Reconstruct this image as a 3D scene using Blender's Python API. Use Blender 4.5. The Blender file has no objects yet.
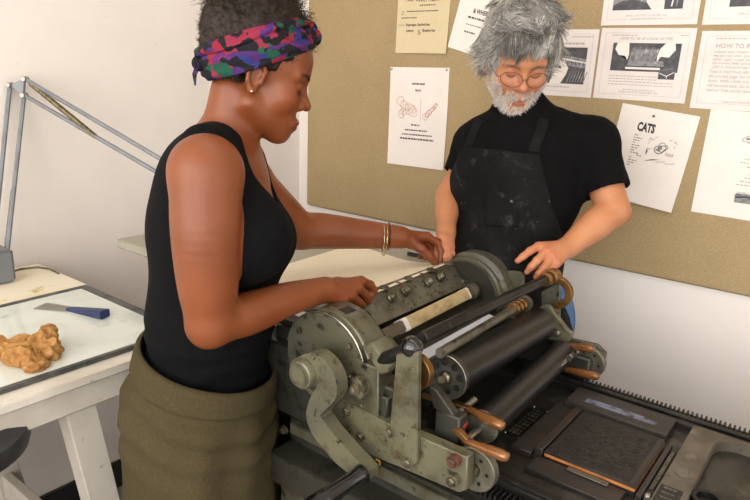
import bpy, bmesh, math, random
import numpy as np
from mathutils import Vector, Matrix, noise as mnoise
random.seed(7); rng=np.random.default_rng(11)
scene=bpy.context.scene; COL=scene.collection
PI=math.pi
# ---------------------------------------------------------------- camera
F=638.7; H=1.58
def _n(v): v=np.array(v,float); return v/np.linalg.norm(v)
_X=_n((855,-209,638.7)); _Y=_n((515,155,-638.7)); _Z=_n(np.cross(_X,_Y)); _Y=np.cross(_Z,_X)
ROT=np.array([_X,_Y,_Z]); CAM=np.array([0,0,H],float)
cd=bpy.data.cameras.new('camera'); cam=bpy.data.objects.new('camera',cd); COL.objects.link(cam)
cd.sensor_width=36; cd.lens=F*36/750; cd.clip_start=.02
m4=Matrix([list(ROT[i])+[CAM[i]] for i in range(3)]+[[0,0,0,1]]); cam.matrix_world=m4
scene.camera=cam
def at(px,py,**k):
    d=ROT@np.array([(px-375)/F,-(py-250)/F,-1.0]); (a,v),=k.items(); i='xyz'.index(a)
    return CAM+d*(v-CAM[i])/d[i]
def P(px,py,dep): return CAM+ROT@np.array([(px-375)/F,-(py-250)/F,-1.0])*dep
RIGHT=_n((ROT[0,0],ROT[1,0],0)); DEEP=np.array([-RIGHT[1],RIGHT[0],0.]); UP=np.array([0,0,1.])

# ---------------------------------------------------------------- materials
def lin(h):
    h=h.lstrip('#'); o=[]
    for i in (0,2,4):
        c=int(h[i:i+2],16)/255; o.append(c/12.92 if c<=.04045 else ((c+.055)/1.055)**2.4)
    return o+[1]
def M(name,c,rough=.5,metal=0,layers=(),bump=0,bscale=60,sss=0,coat=0,spec=.5,rvar=0,emit=0,stretch=None,trans=0):
    m=bpy.data.materials.new(name); m.use_nodes=True; nt=m.node_tree; N=nt.nodes; L=nt.links
    b=N['Principled BSDF']; b.inputs['Roughness'].default_value=rough; b.inputs['Metallic'].default_value=metal
    b.inputs['Specular IOR Level'].default_value=spec; b.inputs['Coat Weight'].default_value=coat
    b.inputs['Base Color'].default_value=lin(c)
    if trans: b.inputs['Transmission Weight'].default_value=trans
    if sss:
        b.inputs['Subsurface Weight'].default_value=sss; b.inputs['Subsurface Radius'].default_value=(.012,.005,.003); b.inputs['Subsurface Scale'].default_value=1
    tc=N.new('ShaderNodeTexCoord'); src=tc.outputs['Object']
    if stretch:
        mp=N.new('ShaderNodeMapping'); mp.inputs['Scale'].default_value=stretch; L.new(src,mp.inputs[0]); src=mp.outputs[0]
    prev=None; first=None
    for (c2,sc,lo,hi) in layers:
        t=N.new('ShaderNodeTexNoise'); t.inputs['Scale'].default_value=sc; t.inputs['Detail'].default_value=6; t.inputs['Roughness'].default_value=.6
        L.new(src,t.inputs['Vector'])
        r=N.new('ShaderNodeMapRange'); r.inputs[1].default_value=lo; r.inputs[2].default_value=hi; L.new(t.outputs[0],r.inputs[0])
        x=N.new('ShaderNodeMix'); x.data_type='RGBA'; x.inputs[6].default_value=lin(c); x.inputs[7].default_value=lin(c2)
        if prev: L.new(prev,x.inputs[6])
        L.new(r.outputs[0],x.inputs[0]); prev=x.outputs[2]
        if first is None: first=r.outputs[0]
    if prev: L.new(prev,b.inputs['Base Color'])
    if rvar and first:
        r=N.new('ShaderNodeMapRange'); r.inputs[3].default_value=rough; r.inputs[4].default_value=rough+rvar; L.new(first,r.inputs[0]); L.new(r.outputs[0],b.inputs['Roughness'])
    if bump:
        t=N.new('ShaderNodeTexNoise'); t.inputs['Scale'].default_value=bscale; t.inputs['Detail'].default_value=5; L.new(src,t.inputs['Vector'])
        u=N.new('ShaderNodeBump'); u.inputs['Strength'].default_value=bump; u.inputs['Distance'].default_value=.004
        L.new(t.outputs[0],u.inputs['Height']); L.new(u.outputs[0],b.inputs['Normal'])
    if emit:
        b.inputs['Emission Color'].default_value=lin(c); b.inputs['Emission Strength'].default_value=emit
    return m
mt=dict(
 wall=M('white wall paint','eae3de',.75,layers=[('e2dad4',2.2,.4,.75),('d2c8c1',38,.71,.76)],bump=.06,bscale=140),
 board=M('tan pinboard cloth','a4906d',.95,layers=[('9a8664',3,.35,.7),('b49e78',160,.45,.75),('6a5638',70,.735,.76)],bump=.12,bscale=400,spec=.1),
 boardedge=M('pinboard edge','8d7c5c',.9),
 floor=M('dark concrete floor','8d8a85',.6,layers=[('7c7974',4,.4,.7)]),
 ceiling=M('ceiling paint','ece9e4',.9,layers=[('e4e0da',1.5,.4,.7)]),
 base=M('black rubber baseboard','1c1c1d',.5,layers=[('252526',20,.4,.7)]),
 green=M('grey green machine enamel','535140',.36,metal=.1,layers=[('4a4d49',6,.4,.66),('38341f',12,.50,.68),('1a1813',42,.58,.66)],bump=.1,bscale=90,coat=.15,rvar=.2),
 greenlt=M('worn light enamel','625f49',.34,metal=.1,layers=[('504f43',9,.42,.64),('443c28',20,.53,.67),('1f1c15',55,.60,.68)],bump=.08,bscale=80,coat=.15),
 greendk=M('dark oily enamel','33322b',.4,metal=.15,layers=[('302f29',7,.42,.62),('1c1b18',30,.56,.66)],bump=.1,bscale=90),
 steel=M('dull machined steel','6d6a5c',.36,metal=.5,layers=[('4a463b',14,.45,.65),('2b2824',60,.6,.7)],bump=.04,bscale=150),
 bright=M('polished worn steel','a9a49a',.24,metal=.9,layers=[('7c766c',30,.5,.65),('4a453d',80,.62,.7)]),
 dark=M('oily black iron','2b2a28',.38,metal=.55,layers=[('1d1c1b',10,.42,.62),('45413a',45,.6,.72)],bump=.08,bscale=120),
 bed=M('oiled steel bed','42403c',.34,metal=.6,layers=[('2c2b28',7,.4,.62),('5f5b55',18,.56,.7),('211f1d',60,.61,.68)],bump=.03,bscale=100,rvar=.15),
 plate=M('grey worn steel plate','6a6359',.4,metal=.4,layers=[('544d44',9,.42,.62),('80786e',13,.58,.68),('3c3832',50,.62,.7)],rvar=.15),
 rubber=M('black composition rubber','0e0e0f',.38,layers=[('131314',12,.4,.7)],spec=.4,coat=.05),
 bakelite=M('black bakelite','111112',.14,layers=[('18181a',20,.4,.7)],coat=.5),
 brass=M('aged brass','7d5a32',.34,metal=.75,layers=[('4d3520',25,.46,.64),('8d6a3c',9,.56,.7)]),
 copper=M('varnished copper brown grip','86582f',.22,metal=.45,layers=[('653f24',22,.45,.65),('a27444',9,.6,.75)],coat=.6),
 bolt=M('greasy bolt steel','76705c',.36,metal=.6,layers=[('453f32',60,.45,.6)]),
 rust=M('rusty bolt','6a4034',.5,metal=.4,layers=[('4a3a30',80,.45,.6)]),
 red=M('red plastic','8e1f26',.35,layers=[('6b151b',30,.5,.7)]),
 kraft=M('cream wrapped packing','b5a279',.6,layers=[('8d7a56',22,.48,.68),('c3b48f',8,.5,.7)],stretch=(3,1,3)),
 tape=M('white tape','dcd6cc',.6,layers=[('c8c2b6',30,.5,.7)]),
 tympan=M('bluish white tympan sheet','c9cbd6',.6,layers=[('b5b7c4',12,.45,.7)]),
 feed=M('pale grey enamel','9a9787',.45,layers=[('8b887a',6,.42,.66),('6a675a',40,.66,.72)],coat=.1),
 paper=M('cream printing paper','e8dec8',.8,layers=[('e3d8c0',5,.4,.7)],spec=.2),
 white=M('white bond paper','e9e1da',.8,layers=[('e3dad3',7,.4,.7)],spec=.2),
 cream=M('cream card','d3c3a0',.8,layers=[('ccbb96',6,.4,.7)],spec=.2),
 card=M('aged card stock','e3dad6',.8,layers=[('d9cfcb',9,.4,.7)],spec=.2),
 ink=M('black printing ink','34333a',.8,layers=[('45444a',200,.5,.6)]),
 greyink=M('faded grey ink','a39d9d',.8,layers=[('b5afae',200,.5,.6)]),
 redink=M('red printing ink','b4685a',.8,layers=[('cc9488',200,.5,.6)]),
 photo=M('dark halftone','47474c',.7,layers=[('5c5b60',30,.45,.65),('2e2e33',16,.55,.7)]),
 halftone=M('mid grey halftone','8b898c',.7,layers=[('6a696d',120,.48,.6),('a9a7a8',60,.56,.66)]),
 pin=M('steel pin','8b8680',.3,metal=.8,layers=[('6d6862',30,.5,.7)]),
 tablew=M('white painted wood','cfc8bd',.6,layers=[('bdb5a8',6,.42,.68),('a39a8c',40,.66,.72)],bump=.08,bscale=40,stretch=(1,1,1)),
 ply=M('cream blotched board','e0d8c4',.7,layers=[('d4c99f',7,.5,.68),('b9a850',13,.62,.72),('6d6a55',24,.7,.74)]),
 glass=M('milky glass slab','d5dbd3',.1,layers=[('c3cdc6',5,.45,.68),('aab4ae',11,.6,.72),('c3a89a',9,.66,.8)],coat=.4),
 slabedge=M('dark inky frame','5b5b59',.45,layers=[('3f4043',14,.45,.65),('77766f',30,.58,.7)],metal=.3),
 blue=M('navy blue plastic','23305f',.35,layers=[('1c264c',20,.45,.65)]),
 blade=M('scraper blade steel','96928a',.28,metal=.8,layers=[('706c64',25,.5,.7)]),
 towel=M('brown paper towel','ab7f4b',.85,layers=[('93683a',14,.45,.65),('b98f5f',30,.55,.7)],bump=.25,bscale=120,spec=.15),
 lamp=M('grey lamp enamel','7d8186',.38,layers=[('72767b',20,.45,.65)],metal=.2),
 spring=M('dull brass spring','84785a',.4,metal=.6,layers=[('5b523d',90,.45,.6)]),
 stool=M('dark vinyl','2c2c2e',.45,layers=[('3a3a3c',12,.45,.65)]),
 wood=M('orange wood edge','b4733a',.5,layers=[('94582a',30,.45,.65)],stretch=(1,6,1)),
 darkwood=M('ink stained wood','26211e',.5,layers=[('1c1917',14,.42,.62),('45321f',9,.6,.72)],bump=.08,bscale=60,coat=.1),
 lino=M('inked carved lino','151415',.36,layers=[('1e1d1d',60,.45,.6),('383635',130,.62,.70),('77767a',320,.70,.74)],bump=.55,bscale=240),
 furn=M('dark wood furniture','201d1b',.48,layers=[('30251f',20,.46,.64),('161514',9,.52,.68)],coat=.1),
 inkblue=M('bluish ink smear','6a7084',.5,layers=[('2e2c2c',30,.46,.58)]),
 silver=M('silver','d8d6d2',.15,metal=.95,layers=[('c4c2be',30,.5,.7)]),
 gold=M('gold','d0b06a',.2,metal=.9,layers=[('b8965a',30,.5,.7)]),
 emit=M('fluorescent diffuser','fff4e4',.5,emit=2.2,layers=[]),
 fixture=M('white fixture enamel','e8e6e2',.5,layers=[('dedcd8',10,.45,.65)]),
)
# ---------------------------------------------------------------- mesh helpers
class MB:
    def __init__(s): s.bm=bmesh.new(); s.mats=[]
    def _mi(s,faces,mat):
        if mat is None: return
        if mat not in s.mats: s.mats.append(mat)
        i=s.mats.index(mat)
        for f in faces: f.material_index=i
    def hexa(s,pts,bev=.0015,mat=None,seg=1):      # 8 corners: bottom loop then top loop
        bm=bmesh.new(); v=[bm.verts.new(tuple(p)) for p in pts]
        for q in ((3,2,1,0),(4,5,6,7),(0,1,5,4),(1,2,6,5),(2,3,7,6),(3,0,4,7)): bm.faces.new([v[i] for i in q])
        bmesh.ops.recalc_face_normals(bm,faces=bm.faces)
        if bev: bmesh.ops.bevel(bm,geom=list(bm.edges)+list(bm.verts),offset=bev,segments=seg,affect='EDGES',clamp_overlap=True)
        s.add(bm,mat); return s
    def add(s,bm,mat=None):
        mp={}; fs=[]
        for v in bm.verts: mp[v]=s.bm.verts.new(v.co)
        for f in bm.faces:
            try: fs.append(s.bm.faces.new([mp[v] for v in f.verts]))
            except ValueError: pass
        s._mi(fs,mat); bm.free()
    def box(s,c,d,bev=.0015,rz=0,mat=None,rot=None,seg=1):
        R=rot if rot is not None else Matrix.Rotation(rz,3,'Z'); c=Vector(c); h=[x/2 for x in d]
        pts=[c+R@Vector((x*h[0],y*h[1],z*h[2])) for z in (-1,1) for x,y in ((-1,-1),(1,-1),(1,1),(-1,1))]
        return s.hexa(pts,min(bev,min(d)*.45),mat,seg)
    def bx(s,x0,x1,y0,y1,z0,z1,bev=.0015,mat=None,seg=1): return s.box(((x0+x1)/2,(y0+y1)/2,(z0+z1)/2),(x1-x0,y1-y0,z1-z0),bev,0,mat,None,seg)
    def prism(s,poly,ax,a0,a1,bev=.001,mat=None,holes=()):   # polygon in the two other axes, extruded along ax
        bm=bmesh.new()
        def p3(u,v,a):
            return {'x':(a,u,v),'y':(u,a,v),'z':(u,v,a)}[ax]
        v0=[bm.verts.new(p3(u,v,a0)) for u,v in poly]; v1=[bm.verts.new(p3(u,v,a1)) for u,v in poly]
        n=len(poly); bm.faces.new(v0); bm.faces.new(v1[::-1])
        for i in range(n): bm.faces.new((v0[i],v1[i],v1[(i+1)%n],v0[(i+1)%n]))
        bmesh.ops.recalc_face_normals(bm,faces=bm.faces)
        if bev:
            es=[e for e in bm.edges if len(e.link_faces)==2 and e.calc_face_angle(0)>.6]
            bmesh.ops.bevel(bm,geom=es,offset=bev,segments=1,affect='EDGES',clamp_overlap=True)
        s.add(bm,mat); return s
    def lathe(s,prof,o,ax,n=32,mat=None,arc=(0,2*PI),ref=None):   # prof: (radius, along axis)
        o=Vector(o); a=Vector(ax).normalized()
        u=(Vector(ref) if ref else (Vector((0,0,1)) if abs(a.z)<.9 else Vector((1,0,0)))); u=(u-a*u.dot(a)).normalized(); w=a.cross(u)
        full=abs(arc[1]-arc[0]-2*PI)<1e-6; k=n if full else n+1
        bm=bmesh.new(); rings=[]
        for r,t in prof:
            if r<1e-6: rings.append([bm.verts.new(o+a*t)])
            else: rings.append([bm.verts.new(o+a*t+(u*math.cos(arc[0]+(arc[1]-arc[0])*i/n)+w*math.sin(arc[0]+(arc[1]-arc[0])*i/n))*r) for i in range(k)])
        for A,B in zip(rings,rings[1:]):
            for i in range(n):
                j=(i+1)%k
                if len(A)==1 and len(B)==1: continue
                if len(A)==1: bm.faces.new((A[0],B[j],B[i]))
                elif len(B)==1: bm.faces.new((A[i],A[j],B[0]))
                else: bm.faces.new((A[i],A[j],B[j],B[i]))
        if not full:
            for i in (0,k-1):
                vs=[r[i] if len(r)>1 else r[0] for r in rings]
                q=[]; [q.append(v) for v in vs if v not in q]
                if len(q)>2:
                    try: bm.faces.new(q)
                    except ValueError: pass
        bmesh.ops.recalc_face_normals(bm,faces=bm.faces)
        s.add(bm,mat); return s
    def cyl(s,p,q,r,r2=None,n=20,ch=.0,mat=None):
        p=Vector(p); q=Vector(q); L=(q-p).length; r2=r if r2 is None else r2; c=min(ch,L*.4,r*.5,r2*.9 if r2>0 else 9)
        pr=[(0,0),(r-c,0)]+([(r,c),(r2,L-c)] if c else [(r2,L)])+([(r2-c,L)] if c else [])+[(0,L)]
        return s.lathe(pr,p,q-p,n,mat)
    def ball(s,c,r,mat=None,n=16,sc=(1,1,1),rot=None):
        bm=bmesh.new(); bmesh.ops.create_uvsphere(bm,u_segments=n*2,v_segments=n,radius=1)
        R=rot if rot is not None else Matrix.Identity(3); c=Vector(c)
        for v in bm.verts: v.co=c+R@Vector((v.co.x*sc[0]*r,v.co.y*sc[1]*r,v.co.z*sc[2]*r))
        s.add(bm,mat); return s
    def tube(s,path,r,n=10,mat=None,closed=False,flat=None):
        pts=[Vector(p) for p in path]; rs=r if hasattr(r,'__len__') else [r]*len(pts)
        bm=bmesh.new(); rings=[]; m=len(pts); up=None
        for i,p in enumerate(pts):
            if closed: t=(pts[(i+1)%m]-pts[i-1]).normalized()
            else: t=(pts[min(i+1,m-1)]-pts[max(i-1,0)]).normalized()
            if up is None: up=Vector((0,0,1)) if abs(t.z)<.9 else Vector((1,0,0))
            u=(up-t*up.dot(t)).normalized(); w=t.cross(u); up=u
            fl=flat or (1,1)
            rings.append([bm.verts.new(p+(u*math.cos(2*PI*k/n)*fl[0]+w*math.sin(2*PI*k/n)*fl[1])*rs[i]) for k in range(n)])
        for i in range(m if closed else m-1):
            A=rings[i]; B=rings[(i+1)%m]
            for k in range(n): bm.faces.new((A[k],A[(k+1)%n],B[(k+1)%n],B[k]))
        if not closed: bm.faces.new(rings[0][::-1]); bm.faces.new(rings[-1])
        s.add(bm,mat); return s
    def bolt(s,p,d,r=.008,h=.006,mat=None):   # hexagon head on a washer
        p=Vector(p); d=Vector(d).normalized()
        s.lathe([(0,0),(r*1.35,0),(r*1.35,.0015),(0,.0015)],p,d,20,mat)
        s.lathe([(0,0),(r,0),(r,h*.8),(r*.8,h),(0,h)],p+d*.0015,d,6,mat); return s
    def build(s,name,mat,parent=None,sharp=.62):
        me=bpy.data.meshes.new(name); o=bpy.data.objects.new(name,me); COL.objects.link(o)
        off=Vector((0,0,0))
        if parent is not None:
            o.parent=parent; r=parent
            while r.parent is not None: r=r.parent
            off=r.location
            if name in ('x',): pass
        s.bm.normal_update()
        for f in s.bm.faces: f.smooth=True
        for e in s.bm.edges:
            if len(e.link_faces)==2: e.smooth=e.calc_face_angle(9)<sharp
        if off.length: 
            for v in s.bm.verts: v.co-=off
        s.bm.to_mesh(me); s.bm.free()
        ms=s.mats or []
        if ms and any(f.material_index==0 for f in me.polygons) : pass
        for m_ in (ms if ms else [mat]): me.materials.append(mt[m_] if isinstance(m_,str) else m_)
        return o
def one(name,mat,parent=None):
    b=MB(); b.finish=lambda: b.build(name,mat,parent); return b
def tag(o,label,cat,group=None):
    o['label']=label; o['category']=cat
    if group: o['group']=group
    return o
def thing(name,loc,label,cat,group=None):
    o=bpy.data.objects.new(name,None); o.empty_display_size=.05; COL.objects.link(o); o.location=Vector([float(x) for x in loc]); return tag(o,label,cat,group)
def struct(o): o['kind']='structure'; return o
def rootbase(o):   # a one-mesh thing gets its origin at its base
    me=o.data; n=len(me.vertices); a=np.empty(n*3,np.float32); me.vertices.foreach_get('co',a); a=a.reshape(-1,3)
    c=np.array([(a[:,0].min()+a[:,0].max())/2,(a[:,1].min()+a[:,1].max())/2,a[:,2].min()]); a-=c; me.vertices.foreach_set('co',a.ravel()); o.location=[float(x) for x in c]; me.update(); return o
def copy_tree(o,parent=None):
    c=o.copy(); COL.objects.link(c)
    if parent is not None: c.parent=parent
    for ch in list(o.children): copy_tree(ch,c)
    return c
def text_mesh(txt,size,bold=0,xs=1.0,align='LEFT',sp=1.0):
    cu=bpy.data.curves.new('t','FONT'); cu.body=txt; cu.size=size; cu.offset=bold; cu.align_x=align; cu.space_character=sp; cu.resolution_u=2
    o=bpy.data.objects.new('t',cu); COL.objects.link(o)
    dg=bpy.context.evaluated_depsgraph_get(); me=bpy.data.meshes.new_from_object(o.evaluated_get(dg))
    bm=bmesh.new(); bm.from_mesh(me); bpy.data.objects.remove(o); bpy.data.curves.remove(cu); bpy.data.meshes.remove(me)
    for v in bm.verts: v.co.x*=xs
    return bm
# ================================================================ the room
WY=2.10; WX=-2.07
def sbox(name,mat,*a): 
    b=MB(); b.bx(*a); return struct(b.build(name,mat))
b=MB(); b.bx(WX-.1,2.6,-1.6,2.2,-.06,0,0); struct(b.build('floor','floor'))
b=MB(); b.bx(WX-.1,2.6,WY,WY+.1,0,2.8,0); struct(b.build('wall_back','wall'))
b=MB(); b.bx(WX-.1,WX,-1.6,WY,0,2.8,0); struct(b.build('wall_left','wall'))
b=MB(); b.bx(WX-.1,2.6,-1.6,2.2,2.8,2.86,0); struct(b.build('ceiling','ceiling'))
b=MB(); b.bx(WX,WX+.012,-1.6,WY,0,.115,.003); struct(b.build('baseboard_left','base'))
b=MB(); b.bx(WX+.012,2.6,WY-.012,WY,0,.115,.003); struct(b.build('baseboard_back','base'))
# pinboard
z0=float(at(306.4,204.2,y=2.082)[2]); x0=float(at(306.4,204.2,y=2.082)[0])
t=thing('pinboard',(.3,WY,z0),'wide tan cloth pinboard on the back wall holding the printed sheets','pinboard')
b=MB(); b.bx(x0,2.4,2.082,2.0995,z0,2.6,.004,seg=2); b.build('pinboard_panel','board',t)
b=MB(); b.bx(x0+.01,2.39,2.0885,2.0998,z0-.004,z0+.006,.001); b.build('bottom_strip','boardedge',t)
# ================================================================ sheets on the board
YB=2.082
def V2(p,q): return Vector((q[0]-p[0],q[2]-p[2]))
class Sheet:
    """thin sheet pinned flat; u to the right, v upward, in metres from the lower left corner"""
    def __init__(s,name,tl,w,h,ang,mat,label,cat='printed sheet',curl=0,group=None,gap=.0018):
        s.w=w; s.h=h; s.ang=ang; c,sn=math.cos(ang),math.sin(ang)
        s.ux=Vector((c,0,sn)); s.vx=Vector((-sn,0,c)); s.o=Vector((float(tl[0]),0,float(tl[2])))-s.vx*h; s.gap=gap
        s.curl=curl
        s.t=thing(name,(s.o.x+s.ux.x*w/2,YB,s.o.z+s.ux.z*w/2),label,cat,group)
        b=MB(); bm=bmesh.new(); n=10
        f=[[bm.verts.new(s.p(i/n*w,j/n*h,0)) for i in range(n+1)] for j in range(n+1)]
        g=[[bm.verts.new(s.p(i/n*w,j/n*h,-.0004)) for i in range(n+1)] for j in range(n+1)]
        for j in range(n):
            for i in range(n):
                bm.faces.new((f[j][i],f[j][i+1],f[j+1][i+1],f[j+1][i])); bm.faces.new((g[j][i],g[j+1][i],g[j+1][i+1],g[j][i+1]))
        for i in range(n):
            bm.faces.new((f[0][i],g[0][i],g[0][i+1],f[0][i+1])); bm.faces.new((f[n][i],f[n][i+1],g[n][i+1],g[n][i]))
            bm.faces.new((f[i][0],f[i+1][0],g[i+1][0],g[i][0])); bm.faces.new((f[i][n],g[i][n],g[i+1][n],f[i+1][n]))
        bmesh.ops.recalc_face_normals(bm,faces=bm.faces); b.add(bm); b.build("paper",mat,s.t)
    def p(s,u,v,out=.0003):
        d=s.gap
        if s.curl: d+=s.curl*max(0,1-v/s.h*1.6)**2*(.35+.65*u/s.w)
        q=s.o+s.ux*u+s.vx*v; return Vector((q.x,YB-d-out,q.z))
    def txt(s,b,txt,u,v,size,bold=0,xs=1,align='CENTER',rot=0,flip=False,mat='ink',sp=1):
        bm=text_mesh(txt,size,bold,xs,align,sp)
        for w in bm.verts:
            x,y=w.co.x,w.co.y
            if flip: y=size*.7-y
            if rot: x,y=x*math.cos(rot)-y*math.sin(rot),x*math.sin(rot)+y*math.cos(rot)
            w.co=s.p(u+x,v+y,.0005)
        b.add(bm,mat)
    def poly(s,b,pts,mat,out=.0004):
        bm=bmesh.new(); vs=[bm.verts.new(s.p(u,v,out)) for u,v in pts]; bm.faces.new(vs)
        bmesh.ops.triangulate(bm,faces=bm.faces); bmesh.ops.recalc_face_normals(bm,faces=bm.faces); b.add(bm,mat)
    def rect(s,b,u0,u1,v0,v1,mat,out=.0004): s.poly(b,[(u0,v0),(u1,v0),(u1,v1),(u0,v1)],mat,out)
    def line(s,b,pts,wd,mat,out=.0005):
        for (a,c),(d,e) in zip(pts,pts[1:]):
            L=math.hypot(d-a,e-c) or 1; nx,ny=-(e-c)/L*wd/2,(d-a)/L*wd/2
            s.poly(b,[(a-nx,c-ny),(d-nx,e-ny),(d+nx,e+ny),(a+nx,c+ny)],mat,out)
    def words(s,b,u0,u1,v,hgt,mat='greyink',seed=0):     # a line of print too small to read: short word-length dashes
        r=random.Random(seed); u=u0
        while u<u1-.003:
            L=min(r.uniform(.004,.012),u1-u); s.rect(b,u,u+L,v,v+hgt,mat); u+=L+.0026
    def pins(s,pts):
        for u,v in pts:
            b=MB(); q=s.p(u,v,0); b.lathe([(0,0),(.0042,0),(.0038,.0018),(.0015,.0035),(0,.0037)],q,(0,-1,0),14); b.build('push_pin','pin',s.t)
def A(px,py): return at(px,py,y=YB)
# -- cream card, top left
s=Sheet('printed_sheet',(A(396,53)[0],0,A(396,53)[2]+.30),.232,.30,.0,'cream','cream printed card, top left on the pinboard, bearing Asparagus Sandwiches','printed card',curl=.008)
b=MB()
s.txt(b,'WHAT? THEN A',.135,.183,.024,.0006,.62); s.txt(b,'How',.055,.186,.02,.0004,.8)
s.words(b,.10,.17,.168,.004,'ink',3); s.line(b,[(.02,.146),(.02,.138),(.028,.138),(.032,.146),(.026,.152),(.02,.146)],.0012,'ink')
s.words(b,.045,.19,.148,.0035,'ink',5); s.words(b,.02,.09,.125,.0035,'ink',6)
s.words(b,.008,.036,.098,.006,'greyink',8)
s.txt(b,'Asparagus Sandwiches',.042,.098,.0135,.0003,.9,'LEFT'); s.txt(b,'Lemon',.046,.077,.0135,.0003,.9,'LEFT'); s.txt(b,'½',.098,.067,.026,.0003,.75,'LEFT'); s.txt(b,'Blueberries',.12,.077,.0135,.0003,.9,'LEFT')
b.build('printed_text','ink',s.t)
# -- white tilted sheet
ang=math.atan2(A(480,57)[2]-A(448,47)[2],A(480,57)[0]-A(448,47)[0])
bl=A(448,47); w_,h_=.216,.28
tl=(bl[0]-math.sin(ang)*h_,0,bl[2]+math.cos(ang)*h_)
s=Sheet('printed_sheet',tl,w_,h_,ang,'white','white tilted sheet partly hidden by the grey-haired person, reading WHERE IT IS','printed sheet',curl=.004)
b=MB(); s.txt(b,'& WHERE IT IS',.115,.135,.021,.0006,.75); s.words(b,.05,.15,.115,.006,'ink',2); s.words(b,.05,.14,.092,.003,'ink',4); s.words(b,.05,.10,.066,.005,'ink',9)
b.build('printed_text','ink',s.t)
# -- instruction sheet
tl,tr,bl=A(391,67),A(450,67),A(387,163)
s=Sheet('printed_sheet',(tl[0],0,tl[2]),float(tr[0]-tl[0]),float(tl[2]-bl[2]),0.012,'white','white portrait sheet left of the grey-haired person with red hand drawings','printed sheet',curl=.006)
b=MB(); W,Hh=s.w,s.h
s.txt(b,'Instruction manual',W*.5,Hh*.83,.0125,.0005,.62); s.txt(b,'How to!',W*.5,Hh*.765,.0125,.0005,.62)
s.line(b,[(W*.56,Hh*.47),(W*.55,Hh*.70)],.0012,'redink')
s.words(b,W*.4,W*.56,Hh*.42,.005,'ink',2)
s.words(b,W*.3,W*.68,Hh*.365,.0055,'ink',3); s.words(b,W*.25,W*.78,Hh*.32,.0055,'ink',4); s.words(b,W*.22,W*.8,Hh*.275,.0065,'ink',5)
b.build('printed_text','ink',s.t)
b=MB()
def blob(s,b,cx,cy,rx,ry,rot,mat,wd=.0014,n=22,seed=0):
    r=random.Random(seed); pts=[]
    for i in range(n+1):
        a=2*PI*i/n; k=1+.12*math.sin(3*a+seed)+.06*r.uniform(-1,1); x,y=rx*k*math.cos(a),ry*k*math.sin(a)
        pts.append((cx+x*math.cos(rot)-y*math.sin(rot),cy+x*math.sin(rot)+y*math.cos(rot)))
    s.line(b,pts,wd,mat)
for i,(cx,cy,rx,ry,ro) in enumerate([(.20,.66,.016,.018,.5),(.27,.62,.02,.014,-.6),(.36,.59,.022,.02,.3),(.43,.56,.018,.02,0),(.22,.53,.012,.016,.3),(.30,.56,.02,.008,.9),(.33,.6,.012,.012,0),(.44,.57,.009,.011,0),(.23,.56,.014,.006,1.2)]): blob(s,b,W*cx,Hh*cy,rx,ry,ro,'redink',.0016,seed=i)
b.build('red_drawing','redink',s.t); b=MB()
for i,(cx,cy,rx,ry,ro) in enumerate([(.65,.52,.014,.012,.6),(.72,.57,.028,.007,.7),(.76,.60,.026,.006,.75),(.69,.55,.018,.01,.7),(.80,.63,.012,.005,.8)]): blob(s,b,W*cx,Hh*cy,rx,ry,ro,'redink',.0016,seed=20+i)
b.build('red_drawing','redink',s.t); s.pins([(.006,Hh-.008),(W-.012,Hh-.008)])
# -- composing card behind head
tr,br=A(600,29.3),A(594.5,98); Wc=.276
def cardframe(s,b):
    W,Hh=s.w,s.h; s.line(b,[(.016,.016),(W-.016,.016),(W-.016,Hh-.014),(.016,Hh-.014),(.016,.016)],.0007,'greyink')
s=Sheet('printed_card',(tr[0]-Wc,0,tr[2]+.002),Wc,float(tr[2]-br[2]),-.008,'card','white photo card beside the grey-haired head, a hand over type cases','printed card')
b=MB(); W,Hh=s.w,s.h; cardframe(s,b)
s.words(b,.06,.235,Hh-.046,.006,'greyink',3); s.words(b,.19,.26,Hh-.024,.003,'greyink',4); s.words(b,.06,.2,.028,.003,'greyink',5)
b.build('printed_text','greyink',s.t)
b=MB(); s.rect(b,.03,W-.03,.04,Hh-.055,'photo')
s.poly(b,[(.03,.115),(W-.03,.09),(W-.03,.118),(.03,.148)],'halftone',.0006)
s.poly(b,[(.08,.128),(W-.03,.104),(W-.03,.108),(.08,.133)],'white',.0008)
for i in range(12): u=.09+i*.0135; s.line(b,[(u,.124-i*.0016),(u+.003,.112-i*.0016)],.003,'photo',.0009)
s.poly(b,[(.13,.04),(.168,.04),(.185,.07),(.19,.09),(.172,.11),(.15,.118),(.134,.104),(.14,.085)],'white',.001)
s.poly(b,[(.155,.1),(.168,.092),(.162,.086),(.15,.094)],'photo',.0012)
for i in range(7):
    u=.19+i*.009; s.line(b,[(u,.045),(u+.01,.08)],.003,'halftone',.0007)
b.build('printed_photo','photo',s.t)
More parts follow.
